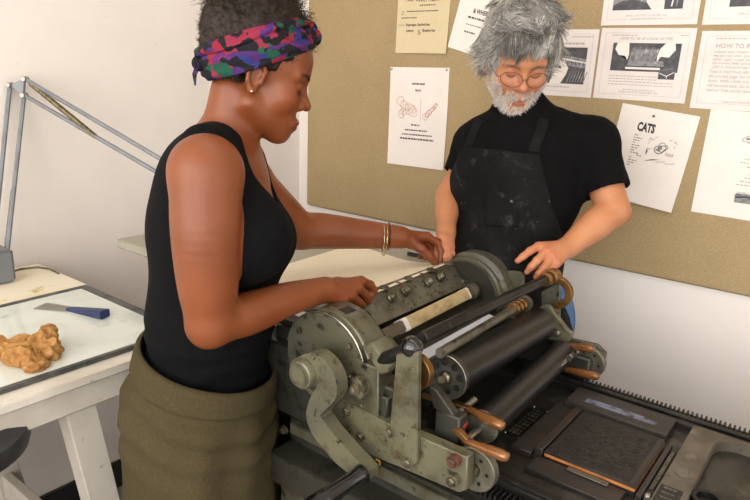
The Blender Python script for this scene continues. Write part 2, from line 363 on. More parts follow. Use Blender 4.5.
# -- tie-up card
tl,tr,bl=A(602.4,28),A(699,28.4),A(596.4,98)
s=Sheet('printed_card',(tl[0],0,tl[2]),.274,.211,-.012,'card','white photo card, two hands on a page of type, above the CATS sheet','printed card')
b=MB(); W,Hh=s.w,s.h; cardframe(s,b)
s.txt(b,'HOW TO TIE UP A PAGE OF TYPE',W*.5,Hh-.034,.0105,.0002,.95); s.words(b,.035,.11,Hh-.022,.0028,'greyink',3); s.words(b,W-.04,W-.02,Hh-.022,.0028,'greyink',4)
for i in range(4): s.words(b,.042,.185 if i<2 else W-.04,.070-i*.0085,.0022,'greyink',10+i)
s.txt(b,'AMERICAN TYPE FOUNDERS INC.',W*.5,.021,.0085,0,.95); s.words(b,.09,.19,.03,.002,'greyink',7)
b.mats=[];
for f in b.bm.faces: f.material_index=0
b.build('printed_text','greyink',s.t)
b=MB(); s.rect(b,.042,W-.034,.086,Hh-.043,'photo'); s.poly(b,[(.055,Hh-.043),(.09,Hh-.043),(.094,.135),(.09,.118),(.083,.13),(.063,.132),(.05,.15)],'white',.0007)
s.poly(b,[(.182,.152),(.196,Hh-.043),(.222,Hh-.043),(.226,.15),(.21,.128),(.187,.13),(.178,.115),(.176,.13)],'white',.0007)
s.poly(b,[(.095,.118),(.172,.118),(.180,.15),(.100,.15)],'halftone',.0006)
for i in range(22): u=.1+i*.0036; s.line(b,[(u,.150),(u+.0005,.150+.002*(i*7%5))],.002,'halftone',.0007); s.line(b,[(u,.12),(u+.001,.125+.004*(i*5%4))],.001,'photo',.0009)
s.poly(b,[(.092,.102),(.2,.102),(.196,.117),(.096,.117)],'halftone',.0006)
s.rect(b,.088,.19,.092,.098,'white',.0008)
s.rect(b,.188,W-.04,.066,.09,'photo',.0009); s.line(b,[(.19,.083),(.212,.075),(.232,.087)],.002,'white',.0012); s.line(b,[(.212,.075),(.213,.069)],.002,'white',.0012); s.line(b,[(.19,.09),(.225,.098)],.0016,'halftone',.0012)
b.build('printed_photo','photo',s.t)
# -- how to read card
tl,bl=A(702.6,31),A(695,106)
s=Sheet('printed_card',(tl[0],0,tl[2]),.276,.214,-.004,'card','white text card headed HOW TO READ at the right edge of the photo','printed card')
b=MB(); W,Hh=s.w,s.h; cardframe(s,b)
s.words(b,.04,.115,Hh-.022,.0026,'greyink',3)
s.txt(b,'HOW TO READ TYPE',.042,Hh-.046,.0175,.0003,.95,'LEFT')
lines=['Type is read from left to right like','the printed page, but the lines upside','down. With a little practice this','will become easy. Do not read in a','manner then upside down.']
for i,l in enumerate(lines): s.txt(b,l,0.036,.101-i*.0128,.0118,.0001,.95,'LEFT')
for i,l in enumerate(lines[::-1]): s.txt(b,l,.04,Hh-.061-i*.0102,.0098,.0001,1.05,'LEFT',flip=True)
s.line(b,[(.07,.024),(.2,.024)],.0006,'greyink'); s.txt(b,'AMERICAN TYPE FOUNDERS INC.',W*.5,.0185,.0075,0,.95)
b.mats=[]
for f in b.bm.faces: f.material_index=0
b.build('printed_text','greyink',s.t)
# -- two upper cards, mostly above the frame
tl=A(601,25.6)
s=Sheet('printed_card',(tl[0],0,tl[2]+.213),.276,.213,.0,'card','white photo card cut by the top edge, above the tie-up photo card','printed card')
b=MB(); W,Hh=s.w,s.h; cardframe(s,b); s.txt(b,'AMERICAN TYPE FOUNDERS INC.',W*.48,.024,.0085,0,.95); s.words(b,.09,.18,.017,.002,'greyink',7)
b.mats=[]
for f in b.bm.faces: f.material_index=0
b.build('printed_text','greyink',s.t)
b=MB(); s.rect(b,.03,W-.045,.043,.17,'halftone'); s.poly(b,[(.03,.043),(.145,.043),(.13,.062),(.09,.072),(.06,.07),(.032,.058)],'photo',.0006); s.poly(b,[(.145,.043),(.18,.043),(.178,.09),(.12,.09),(.13,.062)],'card',.0007)
s.poly(b,[(.18,.043),(W-.045,.043),(W-.045,.12),(.182,.1)],'photo',.0006); s.line(b,[(.2,.05),(.205,.09)],.004,'card',.0009); s.line(b,[(.213,.05),(.217,.09)],.003,'halftone',.0009)
b.build('printed_photo','photo',s.t)
tl=A(702,24.8)
s=Sheet('printed_card',(tl[0],0,tl[2]+.213),.276,.213,.0,'card','white photo card cut by the top right corner of the photo','printed card')
b=MB(); W,Hh=s.w,s.h; cardframe(s,b); s.txt(b,'AMERICAN TYPE FOUNDERS INC.',W*.54,.024,.0085,0,.95); s.words(b,.11,.2,.034,.002,'greyink',7)
b.mats=[]
for f in b.bm.faces: f.material_index=0
b.build('printed_text','greyink',s.t)
b=MB(); s.rect(b,.062,W-.03,.046,.18,'photo'); s.poly(b,[(.095,.08),(.12,.062),(.13,.064),(.14,.085)],'white',.0007)
b.build('printed_photo','photo',s.t)
# -- CATS
tl,tr,bl=A(623,103),A(702,118),A(613,200)
ang=math.atan2(tr[2]-tl[2],tr[0]-tl[0])
s=Sheet('printed_sheet',(tl[0],0,tl[2]),.228,.292,ang*.9,'white','white tilted sheet headed CATS above the bare wall at right','printed sheet',curl=.012)
b=MB(); W,Hh=s.w,s.h
s.txt(b,'CATS',W*.27,Hh*.755,.036,.0018,.6,"LEFT")
for i in range(13):
    if i==8: continue
    s.words(b,W*.26,W*(.26+.05+.03*(i*5%3)),Hh*(.70-.0265*i),.0022,'ink',i)
s.words(b,W*.36,W*.42,Hh*.495,.0022,'ink',3)
b.build('printed_text','ink',s.t)
b=MB(); r=random.Random(5)
for i in range(60):
    u=W*r.uniform(.46,.80); v=Hh*r.uniform(.56,.72)
    if (u-W*.63)**2+(v-Hh*.615)**2<.0011: continue
    a=r.uniform(-1,1.2); L=r.uniform(.003,.009); s.line(b,[(u,v),(u+L*math.cos(a),v+L*math.sin(a))],.0009,'ink')
blob(s,b,W*.63,Hh*.605,.017,.011,.5,'ink',.0022,seed=1); blob(s,b,W*.66,Hh*.63,.013,.013,.2,'ink',.0016,seed=2)
s.poly(b,[(W*.57,Hh*.59),(W*.62,Hh*.58),(W*.66,Hh*.62),(W*.64,Hh*.645),(W*.6,Hh*.62)],'halftone')
s.poly(b,[(W*.46,Hh*.54),(W*.475,Hh*.52),(W*.48,Hh*.57),(W*.465,Hh*.6)],'ink')
s.poly(b,[(W*.46,Hh*.455),(W*.56,Hh*.49),(W*.68,Hh*.505),(W*.56,Hh*.478)],'ink')
for i in range(9): s.line(b,[(W*(.5+.04*i),Hh*(.47+.006*(i%3))),(W*(.54+.04*i),Hh*(.478+.008*(i%3)))],.001,'ink')
for i in range(8): s.line(b,[(W*(.72+.012*i),Hh*.55),(W*(.71+.014*i),Hh*(.58+.01*(i%2)))],.0009,'ink')
b.build('cat_drawing','ink',s.t); s.pins([(W*.44,Hh-.022)])
# -- lower right
tl,bl=A(711,109),A(701,213)
s=Sheet('printed_sheet',(tl[0],0,tl[2]),.228,.302,-.02,'white','white sheet of poem lines and a small tree, right of the CATS sheet','printed sheet')
b=MB(); W,Hh=s.w,s.h
for i in range(12): s.words(b,W*(.53-.04*(i%3)+(.12 if i in(4,5,9) else 0)),W*(.80),Hh*(.60-.035*i),.0028,'greyink',i+30)
b.build('printed_text','greyink',s.t)
b=MB(); blob(s,b,W*.53,Hh*.755,.024,.009,.05,'greyink',.003,seed=3); s.rect(b,W*.46,W*.62,Hh*.745,Hh*.765,'halftone'); s.line(b,[(W*.52,Hh*.745),(W*.52,Hh*.715)],.005,'greyink'); s.line(b,[(W*.49,Hh*.715),(W*.58,Hh*.713)],.002,'greyink')
b.build('tree_drawing','greyink',s.t); b=MB()
s.rect(b,W*.47,W*.84,Hh*.155,Hh*.245,'halftone'); s.line(b,[(W*.47,Hh*.2),(W*.6,Hh*.22),(W*.84,Hh*.19)],.004,'ink',.0007)
b.build('landscape_drawing','greyink',s.t)

# ================================================================ ceiling lights
def ceil_light(x,y,lab):
    t=thing('ceiling_light',(x,y,2.72),lab,'ceiling light','fluorescent ceiling lights')
    b=MB(); b.bx(x-.64,x+.64,y-.17,y+.17,2.755,2.8,.006); b.build('housing','fixture',t)
    b=MB(); b.bx(x-.60,x+.60,y-.14,y+.14,2.72,2.757,.008); b.build('diffuser','emit',t)
    l=bpy.data.lights.new('fluorescent light','AREA'); l.shape='RECTANGLE'; l.size=1.2; l.size_y=.28; l.energy=LE; l.color=(1,.93,.84)
    o=bpy.data.objects.new('fluorescent_light',l); COL.objects.link(o); o.location=(x,y,2.715)
LE=1.6; WLE=122
lab='white box fluorescent ceiling light above the press room'
ceil_light(-.7,-.5,lab); ceil_light(.9,-.5,lab); ceil_light(.9,.8,lab); ceil_light(-.55,.8,lab)
# unseen low wall with added tall windows behind the viewer, for the daylight
b=MB(); b.bx(WX,2.6,-1.72,-1.6,0,.7,0); struct(b.build('wall_front','wall'))
for n_,(xa_,xb2) in enumerate(((-1.95,-.5),(-.45,1.0),(1.05,2.5))):
    b=MB()
    for u0,u1 in ((xa_,xa_+.05),((xa_+xb2)/2-.02,(xa_+xb2)/2+.02),(xb2-.05,xb2)): b.bx(u0,u1,-1.68,-1.62,.7,2.75,.003)
    for w0,w1 in ((.7,.75),(1.68,1.72),(2.69,2.75)): b.bx(xa_,xb2,-1.675,-1.625,w0,w1,.003)
    struct(b.build('window_%d'%(n_+1),'fixture'))
l=bpy.data.lights.new('window daylight','AREA'); l.shape='RECTANGLE'; l.size=4.4; l.size_y=1.95; l.energy=WLE; l.color=(1,.965,.925)  # added area light, brightens the walls from behind the viewer
o=bpy.data.objects.new('window_daylight',l); COL.objects.link(o); o.location=(.2,-1.75,1.72); o.rotation_euler=(math.radians(90),0,0)
w=bpy.data.worlds.new('room light'); scene.world=w; w.use_nodes=True
w.node_tree.nodes['Background'].inputs[0].default_value=(1,.96,.92,1); w.node_tree.nodes['Background'].inputs[1].default_value=1.8
scene.view_settings.view_transform='Standard'; scene.view_settings.look='None'; scene.view_settings.gamma=1; scene.view_settings.exposure=.0
scene.view_settings.use_curve_mapping=False
# ================================================================ the proof press
PT=thing('proof_press',(-.2,1.15,0),'grey green hand proofing press with two black ink rollers and a long bed','printing press')
def part(b,name,mat,parent=PT): return b.build(name,mat,parent)
ZB=.88
# --- bed
b=MB(); b.bx(-1.25,1.15,.955,1.372,.80,ZB,.002); bed=part(b,'bed','bed')
b=MB(); b.bx(-1.25,1.15,.928,.958,.80,.893,.002); b.bx(-1.25,1.15,.935,.946,.892,.897,.001); part(b,'bed_rail','dark')
b=MB(); b.bx(-1.25,1.15,1.368,1.385,.80,.893,.002); b.bx(-1.25,1.15,1.39,1.404,.80,.898,.002); b.bx(-1.25,1.15,1.382,1.392,.80,.884,.0); part(b,'bed_rail','dark')
def rack(y0,y1,zb,zt,pitch=.0092,xl=-1.25):
    b=MB(); x0,x1=xl,1.15; n=int((x1-x0)/pitch); pts=[(x0,zb-.03)]
    for i in range(n):
        x=x0+i*pitch
        if -1.0<x<.35: pts+=[(x,zb),(x+pitch*.22,zb),(x+pitch*.38,zt),(x+pitch*.68,zt),(x+pitch*.84,zb)]
        elif i%12==0: pts+=[(x,zb+(zt-zb)*.5)]
    pts+=[(x1,zb),(x1,zb-.03)]
    bm=bmesh.new(); A_=[bm.verts.new((x,y0,z)) for x,z in pts]; B_=[bm.verts.new((x,y1,z)) for x,z in pts]
    for i in range(len(pts)-1): bm.faces.new((A_[i],A_[i+1],B_[i+1],B_[i]))
    lo=[(bm.verts.new((x,y0,zb-.03)),bm.verts.new((x,y1,zb-.03))) for x,z in pts]
    for i in range(len(pts)-1):
        bm.faces.new((A_[i],lo[i][0],lo[i+1][0],A_[i+1])); bm.faces.new((B_[i],B_[i+1],lo[i+1][1],lo[i][1]))
    bmesh.ops.remove_doubles(bm,verts=bm.verts,dist=1e-6); bmesh.ops.recalc_face_normals(bm,faces=bm.faces)
    b.add(bm); return part(b,'gear_rack','dark')
rack(1.412,1.432,.888,.8965); rack(.893,.918,.874,.886,xl=-.85)
b=MB(); b.bx(-1.25,1.15,1.402,1.45,.80,.876,.002); part(b,'bed_side','greendk')
# --- near casting ledge and cabinet base
b=MB(); b.bx(-.88,1.12,.87,.926,.74,.868,.003); b.bx(-.88,1.12,.81,.88,.74,.812,.004); part(b,'bed_side','greendk')
b=MB(); b.bx(-.87,1.1,.858,.872,.835,.862,.003); part(b,'bearer_strip','green')
b=MB(); b.bx(-1.20,1.0,.945,1.42,.08,.80,.004); part(b,'cabinet','greendk')
b=MB(); b.bx(-1.16,.96,.96,1.40,0.0,.085,.003); part(b,'plinth','dark')
for x in (-.845,.9):
    b=MB(); b.prism([(x-.025,.0),(x+.03,.0),(x+.045,.76),(x-.03,.76)],'y',.835,.95,.004); part(b,'leg','green')
# --- end plate with rounded opening
def rounded(x0,x1,y0,y1,r,n=8):
    p=[]
    for cx,cy,a0 in ((x1-r,y0+r,-PI/2),(x1-r,y1-r,0),(x0+r,y1-r,PI/2),(x0+r,y0+r,PI)):
        for i in range(n+1): a=a0+PI/2*i/n; p.append((cx+r*math.cos(a),cy+r*math.sin(a)))
    return p
ex0,ex1,ey0,ey1=-.190,.36,.99,1.366; hx0,hx1,hy0,hy1=-.140,.26,1.02,1.345
out=rounded(ex0,ex1,ey0,ey1,.004); inn=rounded(hx0,hx1,hy0,hy1,.045)
bm=bmesh.new(); zt=.9
def loop(p,z): return [bm.verts.new((x,y,z)) for x,y in p]
o1,i1,o0,i0=loop(out,zt),loop(inn,zt),loop(out,ZB),loop(inn,ZB); n=len(out)
for k in range(n):
    j=(k+1)%n
    bm.faces.new((o1[k],o1[j],i1[j],i1[k])); bm.faces.new((o1[k],o0[k],o0[j],o1[j])); bm.faces.new((i1[k],i1[j],i0[j],i0[k]))
bmesh.ops.recalc_face_normals(bm,faces=bm.faces)
es=[e for e in bm.edges if all(abs(v.co.z-zt)<1e-6 for v in e.verts) and len(e.link_faces)==2 and e.calc_face_angle(0)>.5]
bmesh.ops.bevel(bm,geom=es,offset=.002,segments=2,affect='EDGES')
b=MB(); b.add(bm); ep=part(b,'end_plate','plate')
c=at(684,474,z=.9); b=MB(); b.lathe([(0,0),(.016,0),(.016,.0016),(.012,.0018),(0,.0012)],(c[0],c[1],.8997),(0,0,1),32); b.build('oval_badge','steel',ep)
c=at(672,494,z=.9); b=MB(); bmr=Matrix.Rotation(0,3,'Z'); b.box((c[0]-.004,c[1]-.012,.9007),(.036,.06,.0016),.0004); lp=b.build('label_plate','dark',ep)
b=MB(); r=random.Random(4)
for i in range(4):
    y=c[1]+.01-i*.016; u=-.012
    for L in (.007,.004,.006): b.box((c[0]-.004+u+L/2,y,.9017),(L,.006 if i==0 else .0035,.0005),0); u+=L+.002
b.bx(c[0]-.02,c[0]+.012,c[1]+.0165,c[1]+.0175,.9015,.902,0); b.build('label_lettering','plate',lp)
b=MB(); c=at(702,496,z=.885); b.lathe([(.018,0),(.026,0),(.026,.012),(.018,.012),(.018,0)],(c[0]+.01,c[1]-.01,ZB),(0,0,1),28); b.build('lock_ring','dark',ep)
# name plate on the bed
b=MB(); b.bx(-.492,-.455,1.098,1.243,ZB,ZB+.002,.0006); npl=part(b,'name_plate','dark')
b=MB()
for i in range(9):
    y=1.108+i*.0145
    for (u,L) in ((-.486,.006),(-.478,.009),(-.467,.005)): b.bx(u,u+L-.0012,y,y+(.009 if i%3==0 else .006),ZB+.0018,ZB+.0026,0)
b.build('plate_lettering','steel',npl)
for x in (-.489,-.458):
    for y in (1.101,1.240): b=MB(); b.lathe([(0,0),(.0028,0),(.002,.0015),(0,.0018)],(x,y,ZB+.0018),(0,0,1),10); b.build('rivet','bright',npl)
# --- carriage: cylinder and its covers
CX,CZ=-.763,1.038; YN,YF=.845,1.40
def circ(r,a0,a1,n=24,cx=CX,cz=CZ): return [(cx+r*math.cos(math.radians(a0+(a1-a0)*i/n)),cz+r*math.sin(math.radians(a0+(a1-a0)*i/n))) for i in range(n+1)]
# impression cylinder (gap cut flat where the gripper bar sits)
b=MB(); b.prism(circ(.093,-5,-200,48),'y',.945,1.385,.002); part(b,'impression_cylinder','greendk')
# near cover: outer band, rimmed front face
b=MB(); b.lathe([(0,0),(.101,0),(.105,.003),(.105,.06),(.104,.062),(.09,.062),(0,.062)],(CX,.858,CZ),(0,1,0),64); part(b,'cylinder_cover','greenlt')
b=MB(); pts=circ(.1015,-14,200,40); b.prism(pts,'y',.846,.86,.0015); cov=part(b,'cover_face','green')
b=MB(); b.tube([(x,.8465,z) for x,z in circ(.1015,-6,170,40)],.0016,8); b.build('bright_rim','bright',cov)
for px,py in ((300,330.5),(349.5,346)):
    c=at(px,py,y=.846); b=MB(); b.bolt(c,(0,-1,0),.0062,.005); b.build('bolt','bolt',cov)
c=at(337,313,y=.9); b=MB(); b.box((CX+.020,.888,CZ+.1032),(.020,.030,.002),.0006,rot=Matrix.Rotation(.19,3,'Y')); tpl=b.build('small_name_plate','dark',cov)
b=MB()
for i in range(3): b.box((CX+.015+i*.005,.888,CZ+.1046-.0011*i),(.002,.022,.0004),0,rot=Matrix.Rotation(.19,3,'Y'))
b.build('plate_lettering','steel',tpl)
# inner half ring round the shaft
c=at(318,372,y=.84)
b=MB(); b.lathe([(.030,0),(.043,0),(.043,.014),(.030,.014),(.030,0)],(c[0],.835,c[2]),(0,1,0),40); b.lathe([(0,.004),(.031,.004),(.031,.02),(0,.02)],(c[0],.835,c[2]),(0,1,0),32); part(b,'shaft_ring','greendk')
# far cover ring
b=MB(); b.lathe([(.076,0),(.092,0),(.0925,.010),(.099,.012),(.099,.018),(.094,.020),(.094,.028),(.104,.032),(.107,.036),(.107,.075),(.05,.075),(0,.075)],(CX-.005,1.388,CZ),(0,1,0),64)
part(b,'cylinder_end_ring','green')
b=MB(); b.lathe([(0,.0),(.09,.0),(.09,.012),(0,.012)],(CX-.005,1.386,CZ),(0,1,0),48); e=part(b,'cylinder_end_disc','greendk')
c=at(463,282,y=1.386); b=MB(); b.bolt(c,(0,-1,0),.0085,.008); b.build('bolt','bolt',e)
# gripper bar
xa,za,xb_,zb_=-.806,1.116,-.761,1.066
b=MB(); b.prism([(xa,za),(xb_,zb_),(xb_-.024,zb_-.016),(xa-.032,za-.018),(xa-.026,za)],'y',.972,1.384,.0016)
gb=part(b,'gripper_bar','steel')
nd=Vector((za-zb_,0,xb_-xa)).normalized()          # outward normal of its face
fd=Vector((xb_-xa,0,zb_-za)).normalized()
def gface(y,t): return Vector((xa,y,za))+fd*t+nd*.0005*0
for px,py in ((392,304),(406,299),(429,288),(441,283)):
    y=float(at(px,py,x=-.785)[1]); p=gface(y,.022)
    b=MB(); b.lathe([(0,0),(.011,0),(.0118,.004),(.0105,.007),(.0085,.009),(.0095,.012),(.0075,.017),(.004,.02),(0,.021)],p,nd,20); st=b.build('gripper_stud','bolt',gb)
    b=MB(); b.tube([p+nd*.004-fd*.008,p+nd*.007-fd*.017,p+nd*.004-fd*.025,p-fd*.03-nd*.004],.0016,6); b.build('gripper_spring','rust',st)
for py_ in (1.005,1.095,1.19,1.285,1.365):
    b=MB(); b.lathe([(0,0),(.012,0),(.012,.002),(.009,.004),(0,.0045)],(xa-.004,py_,za+.003),(.1,0,1),20); b.build('gripper_finger','steel',gb)
r=random.Random(3)
for i in range(22):
    y=r.uniform(.985,1.375); t_=r.uniform(.01,.06); p=gface(y,t_); b=MB(); b.lathe([(0,0),(.0026,0),(.0022,.0006),(0,.0004)],p,nd,8); b.build('screw_hole','dark',gb)
# --- tympan packing bar (square bar wrapped in kraft, white tape)
bp=at(382,336,y=.97); bq=at(472,291,y=1.36); bp=Vector([float(v) for v in bp]); bq=Vector([float(v) for v in bq]); ax=(bq-bp)
def sq(b,t0,t1,h,mat=None):
    a=bp+ax*t0; c=bp+ax*t1; d=ax.normalized(); u=Vector((.82,0,.57)); u=(u-d*u.dot(d)).normalized(); w=d.cross(u)
    return b.hexa([a+u*h*sx+w*h*sy for sx,sy in ((-1,-1),(1,-1),(1,1),(-1,1))]+[c+u*h*sx+w*h*sy for sx,sy in ((-1,-1),(1,-1),(1,1),(-1,1))],.0025,mat,2)
b=MB(); sq(b,-.02,1.0,.0125); rb=part(b,'reel_bar','plate')
b=MB(); sq(b,.20,.90,.0142); b.build('kraft_wrap','kraft',rb)
for t0,t1 in ((.165,.215),(.885,.915)):
    b=MB(); sq(b,t0,t1,.0147); b.build('tape_band','tape',rb)
b=MB(); b.lathe([(0,0),(.02,0),(.02,.016),(.014,.017),(.014,.024),(0,.024)],bq-ax.normalized()*.012,ax,28); b.build('reel_collar','steel',rb)
b=MB(); b.hexa([(-.735,.985,1.035),(-.645,.985,1.018),(-.645,1.345,1.018),(-.735,1.335,1.035)]+[(-.735,.985,1.0365),(-.645,.985,1.0195),(-.645,1.345,1.0195),(-.735,1.335,1.0365)],0); part(b,'tympan_sheet','tympan')
# --- tie rods
rn=Vector([float(v) for v in at(422,338,y=.88)]); rf=Vector([float(v) for v in at(553,276,y=1.44)])
b=MB(); b.cyl(rn,rf,.0115,n=24,ch=.002); rod=part(b,'tie_rod','dark')
b=MB(); d=(rf-rn).normalized(); b.cyl(rf-d*.05,rf-d*.035,.017,n=24,ch=.002); b.cyl(rf-d*.02,rf+d*.012,.019,n=24,ch=.004); b.build('rod_collar','brass',rod)
pn=Vector([float(v) for v in at(440,353,y=.92)]); pf=Vector([float(v) for v in at(528,301,y=1.39)])
b=MB(); b.cyl(pn,pf,.0095,n=24); rod2=part(b,'guide_rod','steel')
b=MB(); d=(pf-pn).normalized()
for t in (.78,.83,.88): b.cyl(pn+(pf-pn)*t,pn+(pf-pn)*(t+.03),.0165,n=24,ch=.003)
b.build('rod_collar','brass',rod2)
b=MB(); b.lathe([(.008,0),(.021,0),(.021,.008),(.008,.008)],pn+(pf-pn)*.93,d,28); b.build('rod_washer','steel',rod2)
# --- ink rollers
R1n=Vector((-.541,.945,1.05)); R1f=Vector((-.552,1.375,1.022)); 
b=MB(); b.cyl(R1n,R1f,.039,n=64,ch=.002); ro=part(b,'ink_roller','rubber')
b=MB(); d=(R1f-R1n).normalized()
b.lathe([(0,.004),(.012,.004),(.013,0),(.02,.001),(.034,.002),(.0415,-.001),(.0425,.002),(.0425,.009),(0,.009)],R1n-d*.012,d,48); disc=b.build('roller_disc','greendk',ro)
b=MB(); b.tube([R1n-d*.0125+(Vector((math.cos(a),0,math.sin(a)))*.042) for a in [2*PI*i/48 for i in range(48)]],.0011,6,closed=True); b.build('disc_rim','bright',disc)
b=MB()
for i in range(8):
    a=2*PI*i/8+.2; c=R1n-d*.0112+Vector((math.cos(a),0,math.sin(a)))*.0275; b.lathe([(0,0),(.0062,0),(.0058,.001),(0,.0012)],c,-d,16)
b.build('disc_holes','dark',disc)
b=MB(); b.lathe([(0,0),(.011,0),(.011,.006),(.007,.008),(.007,.02),(0,.021)],R1n-d*.012,-d,6); b.build('hub_nut','bolt',disc)
R2n=Vector((-.470,.955,.968)); R2f=Vector((-.494,1.385,.962))
b=MB(); b.cyl(R2n,R2f,.031,n=64,ch=.002); ro2=part(b,'ink_roller','rubber')
b=MB(); d2=(R2f-R2n).normalized(); b.lathe([(0,0),(.0265,0),(.032,.003),(.032,.007),(0,.007)],R2n-d2*.006,d2,40); b.build('roller_cap','steel',ro2)
b=MB(); b.cyl((-.60,.94,.985),(-.61,1.38,.985),.03,n=48,ch=.002); part(b,'ink_roller','rubber')
# thin lower rod
ln=Vector([float(v) for v in at(463,442,y=.89)]); lf=Vector([float(v) for v in at(577,351,y=1.40)])
b=MB(); b.cyl(ln,lf,.0068,n=20,ch=.001); lrod=part(b,'thin_rod','bright')
b=MB(); d=(lf-ln).normalized(); b.cyl(lf-d*.07,lf-d*.055,.011,n=20,ch=.002); b.cyl(lf-d*.035,lf-d*.02,.0105,n=20,ch=.002); b.build('rod_collar','dark',lrod)
# --- near carriage plates
yp=.838
b=MB(); b.bx(-.96,-.60,.862,.912,.872,1.03,.004); b.bx(-.60,-.44,.862,.905,.90,.955,.003); part(b,'side_frame','greendk')
b=MB(); b.prism([(-.735,.985),(-.604,.974),(-.434,.976),(-.430,.915),(-.445,.903),(-.60,.895),(-.735,.888)],'y',.838,.862,.002); lpz=part(b,'long_plate','greenlt')
for px,py in ((347,410.6),(347,430),(361,437),(390,433),(408,462)):
    c=at(px,py,y=.838); b=MB(); b.bolt(c,(0,-1,0),.0075,.006); b.build('bolt','bolt',lpz)
for px,py,m in ((452.6,462,'rust'),(452,481,'bolt')):
    c=at(px,py,y=.826); b=MB(); b.lathe([(0,0),(.0105,0),(.0105,.012),(0,.012)],(c[0],.838,c[2]),(0,-1,0),24); b.bolt((c[0],.826,c[2]),(0,-1,0),.0085,.007); b.build('bolt',m,lpz)
for px,py in ((383,437),(421.6,454)):
    c=at(px,py,y=.838); b=MB(); b.lathe([(0,0),(.0065,0),(.0055,.0015),(0,.0018)],c,(0,-1,0),20); b.box((c[0],c[1]-.0018,c[2]),(.0105,.001,.0016),0,rot=Matrix.Rotation(.9,3,'Y'),mat='dark'); b.mats=['bolt','dark']; 
    b.build('slot_screw','bolt',lpz)
for px,py in ((386,424),(385,452),(404,440),(411,470),(424,440),(424,467),(443,475)):
    c=at(px,py,y=.838); b=MB(); b.lathe([(0,0),(.0022,0),(.0022,.0004),(0,.0004)],c,(0,-1,0),10); b.build('dowel_pin','green',lpz)
# hub plate
b=MB(); P0=[at(*q,y=.846) for q in ((327,368),(350,356),(380,368),(379,424),(376,428),(327,398))]
b.prism([(p[0],p[2]) for p in P0],'y',.8415,.885,.0025); hp=part(b,'hub_plate','green')
c=at(357,388,y=.826); b=MB(); b.lathe([(0,0),(.021,0),(.021,.018),(.0195,.021),(.012,.022),(.012,.026),(.008,.027),(0,.0275)],(c[0],.8415,c[2]),(0,-1,0),40); hb=b.build('hub','bolt',hp)
b=MB(); b.bolt((c[0],.8145,c[2]),(0,-1,0),.0075,.004); b.build('hub_nut','bolt',hb)
for px,py in ((351,377),(364,404)):
    q=at(px,py,y=.8415); b=MB(); b.bolt(q,(0,-1,0),.0048,.006); b.build('bolt','bolt',hp)
# little block between the plates
b=MB(); q=at(384,405,y=.86); b.box((q[0],.875,q[2]),(.03,.05,.045),.003); part(b,'spacer_block','greendk')
# wedge block by the cover
b=MB(); P0=[at(*q,y=.842) for q in ((361,346),(371,343),(389,366),(388,373),(380,376))]; b.prism([(p[0],p[2]) for p in P0],'y',.842,.9,.003); w=part(b,'wedge_block','greenlt')
q=at(371,357,y=.842); b=MB(); b.lathe([(0,0),(.0035,0),(.003,.002),(0,.0024)],q,(0,-1,0),12); b.build('rivet','rust',w)
# upright plate
P0=[at(*q,y=.826) for q in ((396,354),(418,352),(417,462),(413,467),(387,455))]
b=MB(); b.prism([(p[0],p[2]) for p in P0],'y',.826,.8385,.002); up=part(b,'upright_plate','greenlt')
for px,py in ((390,432),(408,462.5)):
    q=at(px,py,y=.826); b=MB(); b.bolt(q,(0,-1,0),.008,.006); b.build('bolt','bolt',up)
# lever with black ball knob
kb=Vector([float(v) for v in at(412,347,y=.84)]); ka=Vector([float(v) for v in at(386,358,y=.85)])
b=MB(); b.tube([ka+(ka-kb)*.2,ka,(ka+kb)/2,kb],[.010,.0125,.012,.010],14,flat=(1,1)); lv=part(b,'knob_lever','dark')
b=MB(); b.ball(kb,.0195,n=18); b.build('ball_knob','bakelite',lv)
# brass hooks (near and far) : a flat C round the rod ends
def hook(cx,cz,y0,y1,r0,r1,a0,a1):
    pts=circ(r1,a0,a1,26,cx,cz)+circ(r0,a1,a0,26,cx,cz); b=MB(); b.prism(pts,'y',y0,y1,.0015); return part(b,'brass_hook','brass')
c=at(416,371,y=.875); hook(float(c[0]),float(c[2]),.868,.884,.017,.034,-75,80)
c=at(557,292,y=1.45); hook(float(c[0]),float(c[2]),1.44,1.457,.024,.040,-98,100)
b=MB(); q0=at(532,321,y=1.449); q1=at(556,309,y=1.449); b.tube([(q0[0],1.449,q0[2]),(q1[0],1.449,q1[2])],.009,10); part(b,'brass_arm','brass')
# --- roller bracket, copper grips
def grip(p,q,label=None):
    p=Vector([float(v) for v in p]); q=Vector([float(v) for v in q]); d=(q-p).normalized(); L=(q-p).length
    b=MB(); b.lathe([(0,0),(.0062,0),(.0068,.004),(.0078,L*.3),(.0098,L*.72),(.0098,L*.88),(.0078,L*.965),(.004,L*.995),(0,L)],p,d,24); return part(b,'copper_grip','copper')
g=[(at(468,409,y=.95),at(504,427,y=.93)),(at(466,441,y=.88),at(509,458,y=.865)),(at(562,345,y=1.40),at(594,349,y=1.385)),(at(566,369,y=1.35),at(599,377,y=1.335))]
for p,q in g: grip(p,q)
def arm(p,q,w,h,mat='brass',name='grip_arm'):
    p=Vector([float(v) for v in p]); q=Vector([float(v) for v in q]); d=(q-p).normalized(); s_=Vector((0,1,0)); s_=(s_-d*s_.dot(d)).normalized(); u=d.cross(s_)
    b=MB(); b.hexa([p-s_*w-u*h,p+s_*w-u*h,p+s_*w+u*h,p-s_*w+u*h,q-s_*w-u*h,q+s_*w-u*h,q+s_*w+u*h,q-s_*w+u*h],.0012); return part(b,name,mat)
arm(at(424,394,y=.945),at(470,410,y=.95),.007,.006); arm(at(455,428,y=.885),at(469,442,y=.88),.006,.0055)
arm(at(547,341,y=1.405),at(564,346,y=1.40),.006,.007,'dark'); arm(at(552,361,y=1.36),at(568,369,y=1.35),.005,.005,'dark')
